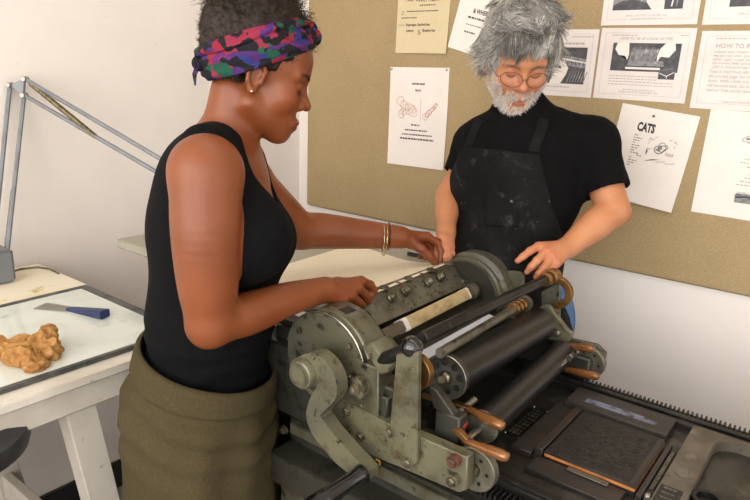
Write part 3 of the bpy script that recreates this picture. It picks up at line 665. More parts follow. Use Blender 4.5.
b=MB(); p=at(438,433,y=.90); b.cyl(at(441,427,y=.89),at(475,399,y=.98),.0062,n=16); b.cyl(at(437,446,y=.885),at(463,420,y=.93),.0055,n=16); part(b,'bracket_pins','steel')
b=MB(); b.box((-.503,.897,.985),(.05,.03,.052),.003); q=at(437,403,y=.90); b.hexa([(-.535,.885,1.01),(-.48,.885,1.0),(-.48,.905,1.0),(-.535,.905,1.01),(-.548,.885,1.05),(-.53,.885,1.045),(-.53,.905,1.045),(-.548,.905,1.05)],.002); part(b,'roller_bracket','greendk')
b=MB(); q=at(461,424,y=.905); b.ball(q,.011,n=10,sc=(1,1.5,.9)); part(b,'red_knob','red')
# near track wheel and far track wheel
def wheel(c,r,side):
    c=Vector([float(v) for v in c]); b=MB(); b.lathe([(0,.006),(.012,.006),(.013,.002),(.022,.003),(.030,.0),(r-.002,0),(r,.002),(r,.016),(0,.016)],c,(0,1,0),56); w=part(b,'track_wheel','steel')
    b=MB()
    for i in range(6):
        a=2*PI*i/6; b.lathe([(0,0),(.0035,0),(.003,.0006),(0,.0006)],c+Vector((math.cos(a),0,math.sin(a)))*.026+Vector((0,.0004,0)),(0,-1,0),12)
    b.build('wheel_holes','dark',w)
    b=MB(); b.lathe([(0,0),(.012,0),(.011,.012),(0,.012)],c+Vector((0,.006,0)),(0,-1,0),6); b.build('axle_nut','bolt',w); return w
c=at(473,470,y=.868); wheel(c,.041,1)
c=at(588,363,y=1.445); wheel(c,.039,1)
# far side frame: plates, triangle bracket, panel behind the hook
def farprism(pix,y0,y1,name,mat):
    P0=[at(*q,y=y0) for q in pix]; b=MB(); b.prism([(p[0],p[2]) for p in P0],'y',y0,y1,.002); return part(b,name,mat)
tb=farprism(((540,307),(548,305),(567,330),(572,334),(570,341),(558,346),(534,333),(531,316)),1.405,1.42,'triangle_bracket','greenlt')
for px,py in ((545,312),(557,333)):
    q=at(px,py,y=1.404); b=MB(); b.lathe([(0,0),(.009,0),(.0085,.004),(.004,.006),(0,.006)],q,(0,-1,0),18); b.build('bolt','bolt',tb)
farprism(((541,292),(559,282),(559,345),(541,345)),1.462,1.474,'far_plate','green')
farprism(((497,275),(499,270),(520,272),(523,275),(523,300),(503,300)),1.452,1.464,'guard_plate','green')
farprism(((494,279),(500,277),(512,291),(508,300),(498,300)),1.43,1.45,'far_wedge','greenlt')
b=MB(); b.bx(-.95,-.54,1.43,1.475,.876,1.0,.004); b.bx(-.54,-.44,1.43,1.46,.876,.945,.004); part(b,'side_frame','greendk')
farprism(((566,338),(597,345),(606,354),(604,362),(560,352)),1.462,1.475,'wheel_bracket','green')
# --- crank with black grip, cast arm
def sdf_flat(path,rs,y0,y1,name,mat,rnd=.006):
    pts=[(float(at(*q,y=y0)[0]),float(at(*q,y=y0)[2])) for q in path]
    n=6; P_=[];R_=[]
    for i in range(len(pts)-1):
        for k in range(n):
            t=k/n; p0=pts[max(i-1,0)];p1=pts[i];p2=pts[i+1];p3=pts[min(i+2,len(pts)-1)]
            f=lambda a,b_,c,d:.5*((2*b_)+(-a+c)*t+(2*a-5*b_+4*c-d)*t*t+(-a+3*b_-3*c+d)*t**3)
            P_.append((f(p0[0],p1[0],p2[0],p3[0]),f(p0[1],p1[1],p2[1],p3[1]))); R_.append(rs[i]*(1-t)+rs[i+1]*t)
    P_.append(pts[-1]);R_.append(rs[-1])
    L=[];Rr=[]
    for i,(p,r) in enumerate(zip(P_,R_)):
        a=P_[max(i-1,0)];c=P_[min(i+1,len(P_)-1)]; d=Vector((c[0]-a[0],c[1]-a[1])).normalized(); nn=Vector((-d.y,d.x))
        L.append((p[0]+nn.x*r,p[1]+nn.y*r)); Rr.append((p[0]-nn.x*r,p[1]-nn.y*r))
    def cap(i,sgn):
        a=P_[i];b2=P_[i+1 if i==0 else i-1]; d=Vector((a[0]-b2[0],a[1]-b2[1])).normalized(); nn=Vector((-d.y,d.x)); r=R_[i]
        return [(a[0]+d.x*r*math.sin(t)+nn.x*r*math.cos(t),a[1]+d.y*r*math.sin(t)+nn.y*r*math.cos(t)) for t in [PI*k/9 for k in range(1,9)]]
    poly=L+cap(len(P_)-1,1)+Rr[::-1]+cap(0,1)
    b=MB(); b.prism(poly,'y',y0,y1,rnd); return b
b=sdf_flat([(301,374),(316,370),(327,388),(314,410),(318,428),(340,455),(361,474)],[.030,.031,.024,.0165,.024,.023,.016],.775,.805,'crank_arm','greenlt',.007); ca=part(b,'crank_arm','greenlt')
c=at(296,376,y=.755); b=MB(); b.lathe([(0,0),(.022,0),(.0225,.004),(.026,.006),(.03,.02),(.03,.06),(0,.08)],(c[0]+.003,.757,c[2]),(0,1,0),40); hb=b.build('crank_boss','greenlt',ca)
b=MB(); b.lathe([(.0165,0),(.0205,0),(.0205,.003),(.0165,.003),(.0165,0)],(c[0]+.003,.7555,c[2]),(0,1,0),32); b.build('boss_ring','steel',hb)
c=at(313,357,y=.775); b=MB(); b.lathe([(0,0),(.006,0),(.005,.004),(0,.005)],c,(0,-1,0),16); b.build('oil_screw','bolt',ca)
c=Vector([float(v) for v in at(363,473,y=.775)]); b=MB(); b.lathe([(0,0),(.017,0),(.018,.003),(.0165,.012),(.0145,.03),(.0165,.08),(.0185,.12),(.014,.138),(0,.142)],c,(-.1,-1,-.08),32); b.build('crank_grip','bakelite',ca)
b=MB(); b.cyl((-.775,.80,1.03),(-.775,.87,1.03),.02,n=24); part(b,'crank_shaft','steel')
# left body of the carriage behind the crank, and details
b=MB(); b.bx(-.95,-.84,.885,.94,.87,1.07,.012,seg=2); part(b,'carriage_end','greendk')
c=at(284,430,y=.868); b=MB(); b.bolt((c[0],.87,c[2]),(0,-1,0),.008,.008); part(b,'frame_bolt','bolt')
b=MB(); b.bx(-.795,-.69,.862,.87,.835,.882,.002); lab_=part(b,'caution_plate','dark')
b=MB(); b.bx(-.79,-.778,.859,.863,.85,.872,0,mat='red'); 
for x in (-.772,-.766,-.760,-.754): b.bx(x,x+.0028,.859,.863,.853,.866,0,mat='gold')
b.build('caution_print','gold',lab_)
c=at(376,472,y=.85); b=MB(); b.bolt((c[0],.862,c[2]),(0,-1,0),.006,.012,mat=None); b.bolt((c[0]-.004,.862,c[2]+.014),(0,-1,0),.005,.01); part(b,'grease_fitting','gold')
# --- feed board and the sheet on it
fz=1.088
b=MB(); b.bx(-1.70,-.86,.968,1.62,fz-.026,fz,.004); part(b,'feed_board','feed')
b=MB(); b.bx(-1.24,-1.18,1.0,1.06,.86,fz-.02,.004); part(b,'feed_board_leg','greendk')
b=MB(); b.bx(-1.24,-1.18,1.36,1.42,.86,fz-.02,.004); part(b,'feed_board_leg','greendk')
# sheet of cream paper, front edge in the grippers
bm=bmesh.new(); c0=Vector((-.800,.985,0)); cs=[Vector((-.802,1.02)),Vector((-.806,1.385)),Vector((-1.035,1.43)),Vector((-1.235,1.24)),Vector((-1.16,.985))]
N1=14
f=[];g=[]
A0,B0,C0,D0=Vector((-.800,1.01)),Vector((-.812,1.372)),Vector((-1.175,1.425)),Vector((-1.16,.985))
for j in range(N1+1):
    rf_=[];rg_=[]
    for i in range(N1+1):
        u,v=i/N1,j/N1; p=(A0*(1-u)+B0*u)*(1-v)+(D0*(1-u)+C0*u)*v
        z=fz+.0015+(za+.0022-fz)*max(0,1-v*2.2)**1.5+.004*math.sin(PI*v)*math.sin(PI*u)
        rf_.append(bm.verts.new((p.x,p.y,z))); rg_.append(bm.verts.new((p.x,p.y,z-.0006)))
    f.append(rf_); g.append(rg_)
for j in range(N1):
    for i in range(N1):
        bm.faces.new((f[j][i],f[j][i+1],f[j+1][i+1],f[j+1][i])); bm.faces.new((g[j][i],g[j+1][i],g[j+1][i+1],g[j][i+1]))
ring=[(0,i) for i in range(N1)]+[(j,N1) for j in range(N1)]+[(N1,i) for i in range(N1,0,-1)]+[(j,0) for j in range(N1,0,-1)]
for k in range(len(ring)):
    a=ring[k];c=ring[(k+1)%len(ring)]; bm.faces.new((f[a[0]][a[1]],f[c[0]][c[1]],g[c[0]][c[1]],g[a[0]][a[1]]))
bmesh.ops.recalc_face_normals(bm,faces=bm.faces)
b=MB(); b.add(bm); o=b.build('paper_sheet','paper'); rootbase(o); tag(o,'blank cream sheet being fed into the press under the two outstretched brown hands','paper')

# ================================================================ the form locked on the bed
def solid(name,mat,label,cat,*a,group=None,bev=.0012,rz=0):
    b=MB(); b.bx(*a,bev); o=b.build(name,mat); rootbase(o); o.rotation_euler.z=rz; return tag(o,label,cat,group)
t=thing('linocut_block',(-.305,1.16,ZB),'inked black carved linocut block with orange wood edges on the bed','printing block')
b=MB(); b.bx(-.388,-.219,1.062,1.257,.889,.896,.0005); b.build('wood_edge','wood',t)
b=MB(); b.bx(-.387,-.220,1.063,1.256,ZB+.0002,.889,.0004); b.build('wood_base','darkwood',t)
b=MB(); b.bx(-.389,-.2182,1.061,1.258,.8955,.8985,.0008); lb=b.build('lino_face','lino',t)
b=MB(); r=random.Random(8)
for i in range(240):
    x=r.uniform(-.375,-.235); y=r.uniform(1.075,1.245); a=r.choice((.6,.9,2.2,2.5,.2))+r.uniform(-.3,.3); L=r.uniform(.004,.013); w=r.uniform(.0005,.0013)
    b.box((x,y,.8986),(L,w,.0007),0,rz=a)
b.build('carved_relief','dark',lb)
b=MB(); b.bx(-.386,-.222,1.064,1.0685,.898,.8992,.0004); b.bx(-.232,-.222,1.066,1.255,.898,.8992,.0004); b.build('border_line','furn',lb)
t=solid('wood_furniture','darkwood','large dark wooden block with a bluish smear, behind the linocut block','wood block',-.436,-.222,1.276,1.360,ZB+.0002,.903)
b=MB(); b.bx(-.40,-.25,1.30,1.322,.9027,.9033,.0002); x=b.build('ink_smear','inkblue',None); 
for v in x.data.vertices: v.co-=t.location
x.parent=t
solid('wood_furniture','furn','dark wooden stick lying along the left side of the linocut block','wood block',-.408,-.392,1.06,1.272,ZB+.0002,.902)
solid('wood_furniture','darkwood','brown edged flat wooden block left of the linocut block, next to the stick','wood block',-.452,-.411,1.05,1.272,ZB+.0002,.892)
solid('wood_furniture','darkwood','thin brown wooden strip between linocut block and smeared wooden block','wood block',-.39,-.222,1.2595,1.2745,ZB+.0002,.896)
solid('wood_furniture','furn','dark wooden block at right of the linocut block beside the quoin','wood block',-.215,-.205,1.05,1.26,ZB+.0002,.894)
solid('wood_furniture','furn','wide dark wooden block lying in front of the linocut block','wood block',-.40,-.232,1.004,1.058,ZB+.0002,.888)
o=solid('metal_furniture','plate','grey metal strip lying along the front edge of the linocut block','metal strip',-.338,-.262,1.0455,1.0585,.8885,.8915)
t=thing('quoin',(-.198,1.15,ZB),'toothed steel locking quoin between the linocut block and the end plate','quoin')
b=MB(); b.bx(-.2035,-.1925,1.072,1.245,ZB+.0002,.892,.001); b.build('wedge_body','dark',t)
b=MB()
for i in range(22): b.bx(-.2015,-.1945,1.085+i*.007,1.0885+i*.007,.8915,.8945,.0005)
b.build('wedge_teeth','plate',t)
b=MB(); b.bx(-.204,-.192,1.060,1.0715,ZB+.0002,.893,.002); b.build('wedge_end','bright',t)

g0=at(408,252.5,z=1.096); g1=at(449,260,z=1.096)
b=MB(); b.hexa([(g0[0],g0[1]-.006,fz+.0002),(g1[0],g1[1]-.006,fz+.0002),(g1[0],g1[1]+.006,fz+.0002),(g0[0],g0[1]+.006,fz+.0002),(g0[0],g0[1]-.006,fz+.012),(g1[0],g1[1]-.006,fz+.012),(g1[0],g1[1]+.006,fz+.012),(g0[0],g0[1]+.006,fz+.012)],.002); part(b,'sheet_guide','bakelite')
# ================================================================ organic surfaces: rounded volumes blended on a grid
class Vol:
    def __init__(s,lo,hi,h):
        s.lo=np.array(lo,float); s.h=h; s.n=tuple(int(math.ceil((b-a)/h))+1 for a,b in zip(lo,hi)); s.D=np.full(s.n,.25,np.float32)
        s.ax=[(s.lo[i]+h*np.arange(s.n[i])).astype(np.float32) for i in range(3)]; s.fr=None
    def frame(s,o=None,R=None,sc=1.): s.fr=None if o is None else (np.array(o,float),np.array(R,float),sc)   # R columns: local axes in world
    def _grid(s,c,rad):
        if s.fr: c=s.fr[0]+s.fr[1]@np.array(c,float)*s.fr[2]; rad=rad*s.fr[2]
        sl=[]
        for i in range(3):
            a=max(0,int((c[i]-rad-s.lo[i])/s.h)); b=min(s.n[i],int((c[i]+rad-s.lo[i])/s.h)+2)
            if a>=b: return None
            sl.append(slice(a,b))
        X,Y,Z=[s.ax[i][sl[i]] for i in range(3)]; X=X[:,None,None];Y=Y[None,:,None];Z=Z[None,None,:]
        if s.fr:
            o,R,sc=s.fr; X=X-o[0];Y=Y-o[1];Z=Z-o[2]
            q=[(X*np.float32(R[0,i])+Y*np.float32(R[1,i])+Z*np.float32(R[2,i]))/np.float32(sc) for i in range(3)]
        else: q=[X,Y,Z]
        return tuple(sl),q
    def put(s,c,rad,fn,k,op='u'):
        g=s._grid(c,rad+k+.02)
        if g is None: return
        sl,q=g; d=fn(q).astype(np.float32)
        if s.fr: d=d*np.float32(s.fr[2])
        A=s.D[sl]; k=max(k,1e-5)
        if op=='u': hh=np.maximum(k-np.abs(A-d),0)/k; s.D[sl]=np.minimum(A,d)-hh*hh*k*.25
        else:
            d=-d; hh=np.maximum(k-np.abs(A-d),0)/k; s.D[sl]=np.maximum(A,d)+hh*hh*k*.25
    @staticmethod
    def fcone(a,b,ra,rb):
        a=np.array(a,float);b=np.array(b,float);ab=b-a;L=max(float(ab@ab),1e-12)
        def f(q):
            x,y,z=q[0]-a[0],q[1]-a[1],q[2]-a[2]
            t=np.clip((x*ab[0]+y*ab[1]+z*ab[2])/L,0,1)
            return np.sqrt((x-t*ab[0])**2+(y-t*ab[1])**2+(z-t*ab[2])**2)-(ra+(rb-ra)*t)
        return f
    def cone(s,a,b,ra,rb,k=.02,op='u'):
        a=np.array(a,float);b=np.array(b,float); s.put((a+b)/2,np.linalg.norm(b-a)/2+max(ra,rb),s.fcone(a,b,ra,rb),k,op)
    def chain(s,pts,rs,k=.004,ki=.004,op='u'):
        pts=[np.array(p,float) for p in pts]; c=sum(pts)/len(pts); rad=max(np.linalg.norm(p-c)+r for p,r in zip(pts,rs))
        fs=[s.fcone(pts[i],pts[i+1],rs[i],rs[i+1]) for i in range(len(pts)-1)]
        def f(q):
            d=fs[0](q)
            for g in fs[1:]:
                e=g(q); hh=np.maximum(ki-np.abs(d-e),0)/ki; d=np.minimum(d,e)-hh*hh*ki*.25
            return d
        s.put(c,rad,f,k,op)
    def limb(s,pts,rs,k=.02,n=7,op='u'):
        pts=[np.array(p,float) for p in pts]; O=[];Rr=[]
        for i in range(len(pts)-1):
            p0,p1,p2,p3=pts[max(i-1,0)],pts[i],pts[i+1],pts[min(i+2,len(pts)-1)]; r0,r1,r2,r3=rs[max(i-1,0)],rs[i],rs[i+1],rs[min(i+2,len(pts)-1)]
            for j in range(n):
                t=j/n; h=lambda a,b,c,d:.5*((2*b)+(c-a)*t+(2*a-5*b+4*c-d)*t*t+(3*b-a-3*c+d)*t**3)
                O.append(h(p0,p1,p2,p3)); Rr.append(h(r0,r1,r2,r3))
        O.append(pts[-1]); Rr.append(rs[-1]); s.chain(O,Rr,k,.0012,op)
    def ell(s,c,r,k=.02,R=None,op='u'):
        c=np.array(c,float); R_=np.eye(3) if R is None else np.array(R,float)
        def f(q):
            x,y,z=q[0]-c[0],q[1]-c[1],q[2]-c[2]
            l=[x*R_[0,i]+y*R_[1,i]+z*R_[2,i] for i in range(3)]
            k0=np.sqrt(sum((l[i]/r[i])**2 for i in range(3))); k1=np.sqrt(sum((l[i]/r[i]**2)**2 for i in range(3)))+1e-9
            return k0*(k0-1)/k1
        s.put(c,max(r),f,k,op)
    def ball(s,c,r,k=.01,op='u'): s.cone(c,np.array(c)+1e-6,r,r,k,op)
    def clip(s,p,n,k=.002):      # keep the side the normal points away from
        p=np.array(p,float); n=np.array(n,float)/np.linalg.norm(n)
        d=((s.ax[0][:,None,None]-p[0])*n[0]+(s.ax[1][None,:,None]-p[1])*n[1]+(s.ax[2][None,None,:]-p[2])*n[2]).astype(np.float32)
        hh=np.maximum(k-np.abs(s.D-d),0)/k; s.D=np.maximum(s.D,d)+hh*hh*k*.25
    def nets(s):
        D=s.D; h=s.h; B=D<0
        cnt=np.zeros(tuple(n-1 for n in s.n),np.int8)
        for i in (0,1):
            for j in (0,1):
                for k in (0,1): cnt+=B[i:s.n[0]-1+i,j:s.n[1]-1+j,k:s.n[2]-1+k]
        act=np.argwhere((cnt>0)&(cnt<8)); idx=np.full(cnt.shape,-1,np.int32); idx[tuple(act.T)]=np.arange(len(act))
        a0,a1,a2=act.T; acc=np.zeros((len(act),3)); w=np.zeros(len(act))
        cor=[(i,j,k) for i in (0,1) for j in (0,1) for k in (0,1)]; val={c:D[a0+c[0],a1+c[1],a2+c[2]].astype(float) for c in cor}
        for c in cor:
            for ax in range(3):
                if c[ax]: continue
                e=list(c); e[ax]=1; e=tuple(e); va,vb=val[c],val[e]; m=(va<0)!=(vb<0)
                t=np.where(m,va/np.where(m,va-vb,1),0); p=np.tile(np.array(c,float),(len(act),1)); p[:,ax]=t
                acc[m]+=p[m]; w[m]+=1
        V=s.lo+h*(act+acc/w[:,None]); Q=[]
        for ax in range(3):
            sh=[slice(None)]*3; sa=list(sh); sb=list(sh); sa[ax]=slice(0,-1); sb[ax]=slice(1,None)
            X=B[tuple(sa)]!=B[tuple(sb)]; e=np.argwhere(X); o=[(ax+1)%3,(ax+2)%3]
            ok=np.ones(len(e),bool)
            for q in o: ok&=(e[:,q]>0)&(e[:,q]<s.n[q]-1)
            e=e[ok]; ins=B[tuple(e.T)]
            def cell(d1,d2):
                f=e.copy(); f[:,o[0]]-=d1; f[:,o[1]]-=d2; return idx[tuple(f.T)]
            q=np.stack([cell(1,1),cell(0,1),cell(0,0),cell(1,0)],1); q[~ins]=q[~ins][:,::-1]; Q.append(q)
        Q=np.concatenate(Q); Q=Q[(Q>=0).all(1)]
        return V,Q
    def grad(s,V):      # outward normals by sampling
        i=np.clip(((V-s.lo)/s.h).round().astype(int),1,np.array(s.n)-2); D=s.D
        g=np.stack([D[i[:,0]+1,i[:,1],i[:,2]]-D[i[:,0]-1,i[:,1],i[:,2]],D[i[:,0],i[:,1]+1,i[:,2]]-D[i[:,0],i[:,1]-1,i[:,2]],D[i[:,0],i[:,1],i[:,2]+1]-D[i[:,0],i[:,1],i[:,2]-1]],1)
        return g/(np.linalg.norm(g,axis=1,keepdims=True)+1e-9)
def relax(V,Q,it=2,lam=.5):
    for _ in range(it):
        S=np.zeros_like(V); c=np.zeros(len(V))
        for k in range(4):
            np.add.at(S,Q[:,k],V[Q[:,(k+1)%4]]+V[Q[:,k-1]]); np.add.at(c,Q[:,k],2)
        V=V+lam*(S/np.maximum(c,1)[:,None]-V)
    return V
def mesh_np(name,V,Q,mat,parent=None,attr=None):
    me=bpy.data.meshes.new(name); V=np.asarray(V,np.float32).copy(); Q=np.asarray(Q,np.int32)
    if parent is not None:
        r=parent
        while r.parent is not None: r=r.parent
        V-=np.array(r.location,np.float32)
    me.vertices.add(len(V)); me.vertices.foreach_set('co',V.ravel()); k=Q.shape[1]
    me.loops.add(len(Q)*k); me.loops.foreach_set('vertex_index',Q.ravel()); me.polygons.add(len(Q)); me.polygons.foreach_set('loop_start',np.arange(0,len(Q)*k,k,dtype=np.int32))
    me.update(calc_edges=True); me.polygons.foreach_set('use_smooth',np.ones(len(Q),bool))
    for n_,a in (attr or {}).items():
        t=me.attributes.new(n_,'FLOAT','POINT'); t.data.foreach_set('value',np.asarray(a,np.float32))
    me.validate(); me.materials.append(mt[mat] if isinstance(mat,str) else mat)
    o=bpy.data.objects.new(name,me); COL.objects.link(o)
    if parent is not None: o.parent=parent
    return o
def n3(V,sc,seed=0):
    return np.array([mnoise.noise((p[0]*sc+seed,p[1]*sc-seed,p[2]*sc+2*seed)) for p in V])
def rotm(f,u):   # columns: forward, left, up
    f=_n(f); l=_n(np.cross(u,f)); return np.array([f,l,np.cross(f,l)]).T
# skin and cloth -----------------------------------------------------------------
def skin_mat(name,c,deep,lip,blush,rough,tonescale=9):
    m=M(name,c,rough,layers=[(deep,tonescale,.42,.72)],bump=.05,bscale=420,sss=.06,spec=.42)
    nt=m.node_tree; N=nt.nodes; L=nt.links; b=N['Principled BSDF']; src=b.inputs['Base Color'].links[0].from_socket
    for at_,col in (('blush',blush),('lip',lip)):
        a=N.new('ShaderNodeAttribute'); a.attribute_name=at_; x=N.new('ShaderNodeMix'); x.data_type='RGBA'; L.new(a.outputs['Fac'],x.inputs[0]); L.new(src,x.inputs[6]); x.inputs[7].default_value=lin(col); src=x.outputs[2]
    L.new(src,b.inputs['Base Color']); return m
mt['skin_w']=skin_mat('brown skin','7b4222','6e371c','6c3026','84401f',.42)
mt['skin_m']=skin_mat('light skin','bb805a','ae714c','87463f','b86d58',.45)
mt['tank']=M('black jersey','0b0b0d',.9,layers=[('0f0f11',60,.4,.7)],bump=.15,bscale=500,spec=.1)
mt['tee']=M('black cotton','0a0a0b',.9,layers=[('0e0e10',25,.4,.7)],bump=.2,bscale=300,spec=.1)
mt['apron']=M('worn black apron canvas','101011',.85,layers=[('191919',9,.45,.66),('343435',22,.60,.74),('77797d',60,.69,.74)],bump=.25,bscale=160,spec=.15)
mt['skirt']=M('olive jersey','443c29',.95,layers=[('403826',3,.4,.7),('4a422e',180,.45,.7)],bump=.2,bscale=420,spec=.1)
mt['jeans']=M('blue denim','4a6a94',.85,layers=[('3d5a80',30,.4,.7)],bump=.2,bscale=300)
mt['shoe']=M('dark leather','201c1a',.5,layers=[('2c2623',20,.4,.7)])
def hair_mat(name,a,b_,rough):
    m=M(name,a,rough,spec=.3); nt=m.node_tree; N=nt.nodes; L=nt.links; bs=N['Principled BSDF']
    t=N.new('ShaderNodeAttribute'); t.attribute_name='tone'; x=N.new('ShaderNodeMix'); x.data_type='RGBA'; L.new(t.outputs['Fac'],x.inputs[0]); x.inputs[6].default_value=lin(a); x.inputs[7].default_value=lin(b_); L.new(x.outputs[2],bs.inputs['Base Color'])
    return m
mt['hair_w']=hair_mat('dark brown curls','1d1511','43301f',.6)
mt['hair_m']=hair_mat('grey hair','5c5854','cfcbc4',.5)
mt['beard']=hair_mat('white grey beard','b8b2ab','f0ece6',.55)
mt['lash']=M('dark lashes','1a1311',.6,layers=[('241a17',30,.4,.7)])
mt['scarf']=M('printed headscarf','17151c',.8,spec=.2)
def scarf():
    nt=mt['scarf'].node_tree; N=nt.nodes; L=nt.links; b=N['Principled BSDF']; tc=N.new('ShaderNodeTexCoord')
    ns=N.new('ShaderNodeTexNoise'); ns.inputs['Scale'].default_value=26; ns.inputs['Detail'].default_value=3
    ad=N.new('ShaderNodeMix'); ad.data_type='RGBA'; ad.blend_type='LINEAR_LIGHT'; ad.inputs[0].default_value=.035; mp=N.new('ShaderNodeMapping'); mp.inputs['Scale'].default_value=(.8,.8,1.5); mp.inputs['Rotation'].default_value=(0,.3,0)
    L.new(tc.outputs['Object'],ns.inputs['Vector']); L.new(tc.outputs['Object'],ad.inputs[6]); L.new(ns.outputs['Color'],ad.inputs[7])
    v=N.new('ShaderNodeTexVoronoi'); v.inputs['Scale'].default_value=52; L.new(ad.outputs[2],mp.inputs[0]); L.new(mp.outputs[0],v.inputs['Vector'])
    sp=N.new('ShaderNodeSeparateColor'); L.new(v.outputs['Color'],sp.inputs[0]); r=N.new('ShaderNodeValToRGB'); r.color_ramp.interpolation='CONSTANT'
    els=[(0,'17151c'),(.36,'40245a'),(.48,'7c2030'),(.6,'1a4a38'),(.70,'17151c'),(.78,'292e68'),(.87,'80263a'),(.94,'54245f')]
    r.color_ramp.elements[0].color=lin(els[0][1]); r.color_ramp.elements[1].position=els[1][0]; r.color_ramp.elements[1].color=lin(els[1][1])
    for p,c in els[2:]: e=r.color_ramp.elements.new(p); e.color=lin(c)
    L.new(sp.outputs[0],r.inputs[0]); L.new(r.outputs[0],b.inputs['Base Color'])
scarf()
# heads ---------------------------------------------------------------------------
def head(S,o,R,sc,male=False):
    S.frame(o,R,sc); w=1.06 if male else 1.
    S.ell((-.012,0,.055),(.094,.073*w,.083),.01)
    S.ell((.038,0,-.018),(.054,.056*w if male else .053,.080),.03)
    S.ell((.042,0,.05),(.046,.058,.05),.03)
    for y in (-1,1):
        S.cone((.0,y*.052*w,-.05),(.07,y*.012,-.086),.019 if male else .015,.017 if male else .014,.03)
        S.ball((.060,y*(.040 if male else .037),-.018),.024 if male else .020,.03)
        S.cone((.083,y*.012,.032),(.069,y*.05,.033),.008 if not male else .010,.007,.014)
    S.ball((.076,0,-.088),.017,.022)
    S.ell((.074,0,-.058),(.022,.03,.022),.02)
    for y in (-1,1): S.ball((.1,y*.033,.014),.017,.018,'s')
    S.cone((.085,0,.018),(.105,0,-.014),.0075,.0095,.012); S.ball((.1085,0,-.018),.0105 if not male else .012,.006)
    for y in (-1,1):
        S.ball((.096,y*.0135,-.0225),.0085 if male else .0098,.007); S.cone((.1,y*.006,-.031),(.103,y*.006,-.024),.0035,.002,.003,'s')
        S.ball((.0715,y*.032,.012),.0148,.005)
        S.chain([(.082,y*.018,.0055),(.0872,y*.032,.003),(.079,y*.046,.0065)],[.0012]*3,.003,.002,'s')
    lx=-.002 if male else .003; S.chain([(.083,-.024,-.0625),(.0935+lx,-.012,-.0575),(.0975+lx,0,-.0565),(.0935+lx,.012,-.0575),(.083,.024,-.0625)],[.003,.0062,.0062,.0062,.003],.006,.004)
    S.chain([(.084,-.021,-.064),(.092+lx,-.01,-.0675),(.0945+lx,0,-.068),(.092+lx,.01,-.0675),(.084,.021,-.064)],[.003,.007,.0078,.007,.003],.006,.004)
    S.chain([(.089,-.022,-.0625),(.1,-.008,-.0622),(.103,0,-.0618),(.1,.008,-.0622),(.089,.022,-.0625)],[.0014]*5,.0035,.002,'s')
    for y in (-1,1):     # ears
        e=lambda x,z,o_=0: (x,y*(.0735*w+o_),z)
        S.ell(e(-.008,-.002,-.002),(.016,.007,.027),.006)
        S.chain([e(.006,-.004,.0),e(.008,.016,.004),e(-.002,.028,.008),e(-.016,.026,.011),e(-.023,.01,.012),e(-.019,-.01,.009),e(-.009,-.025,.004)],[.004,.004,.0045,.0048,.0048,.0045,.0055],.004,.004)
        S.ball(e(-.005,-.026,.002),.0068,.006)
        S.ell(e(-.004,.002,.009),(.0085,.007,.013),.004,op='s')
        S.cone(e(.006,-.006,.003),e(.005,.002,.005),.0045,.003,.004)
    S.frame()
def hd(o,R,sc,p): return np.array(o)+np.array(R)@np.array(p,float)*sc
def hand(S,wr,Ks,fing,thumb,s=1.,rw=.024):
    wr=np.array(wr); 
    for i,K in enumerate(Ks):
        K=np.array(K); base=wr+(K-wr)*.12; S.cone(base,K,rw*.62*s,.0115*s,.012)
    c=sum(np.array(k) for k in Ks)/4
    for i,f in enumerate(fing):
        r=[.0105,.0092,.0082,.0066]; q=.86 if i==3 else 1.
        S.chain([Ks[i]]+list(f),[x*s*q for x in r],.0035,.004)
    S.cone(wr+(np.array(thumb[0])-wr)*.2,thumb[0],.018*s,.0165*s,.014)
    S.chain(thumb,[.0155*s,.0115*s,.0105*s,.008*s][:len(thumb)],.006,.005)
def nails(b,S,tips,s=1.):
    pass
# tubes for hair -------------------------------------------------------------------
def strands(name,paths,rad,mat,parent,tone,sides=3,extra=None):
    P_=np.asarray(paths,float); n,m,_=P_.shape
    T=np.gradient(P_,axis=1); T/=np.linalg.norm(T,axis=2,keepdims=True)+1e-9
    ref=np.array([.31,.52,.79]); U=np.cross(T,ref); U/=np.linalg.norm(U,axis=2,keepdims=True)+1e-9; Wv=np.cross(T,U)
    tp=np.linspace(1,.25,m)[None,:,None]; r=np.asarray(rad).reshape(-1,1,1)*tp
    rings=np.stack([P_+r*(U*math.cos(2*PI*k/sides)+Wv*math.sin(2*PI*k/sides)) for k in range(sides)],2)   # n,m,s,3
    V=rings.reshape(-1,3); I=np.arange(n*m*sides).reshape(n,m,sides)
    Q=np.stack([I[:,:-1,:],np.roll(I,-1,2)[:,:-1,:],np.roll(I,-1,2)[:,1:,:],I[:,1:,:]],3).reshape(-1,4)
    t=np.repeat(np.asarray(tone),m*sides)
    if extra is not None:
        V2_,Q2,t2=extra; Q=np.concatenate([Q,np.asarray(Q2)+len(V)]); V=np.concatenate([V,V2_]); t=np.concatenate([t,t2])
    return mesh_np(name,V,Q,mat,parent,{'tone':t})
def loft(name,rings,mat,parent,close=True):   # rings: (n,m,3); top and bottom capped with a fan-less quad strip to an inner wall given by caller
    R_=np.asarray(rings); n,m,_=R_.shape; I=np.arange(n*m).reshape(n,m)
    nx=np.roll(I,-1,0) if close else I[1:]; cu=I if close else I[:-1]
    Q=np.stack([cu,np.roll(cu,-1,1),np.roll(nx,-1,1),nx],2).reshape(-1,4)
    return mesh_np(name,R_.reshape(-1,3),Q,mat,parent)
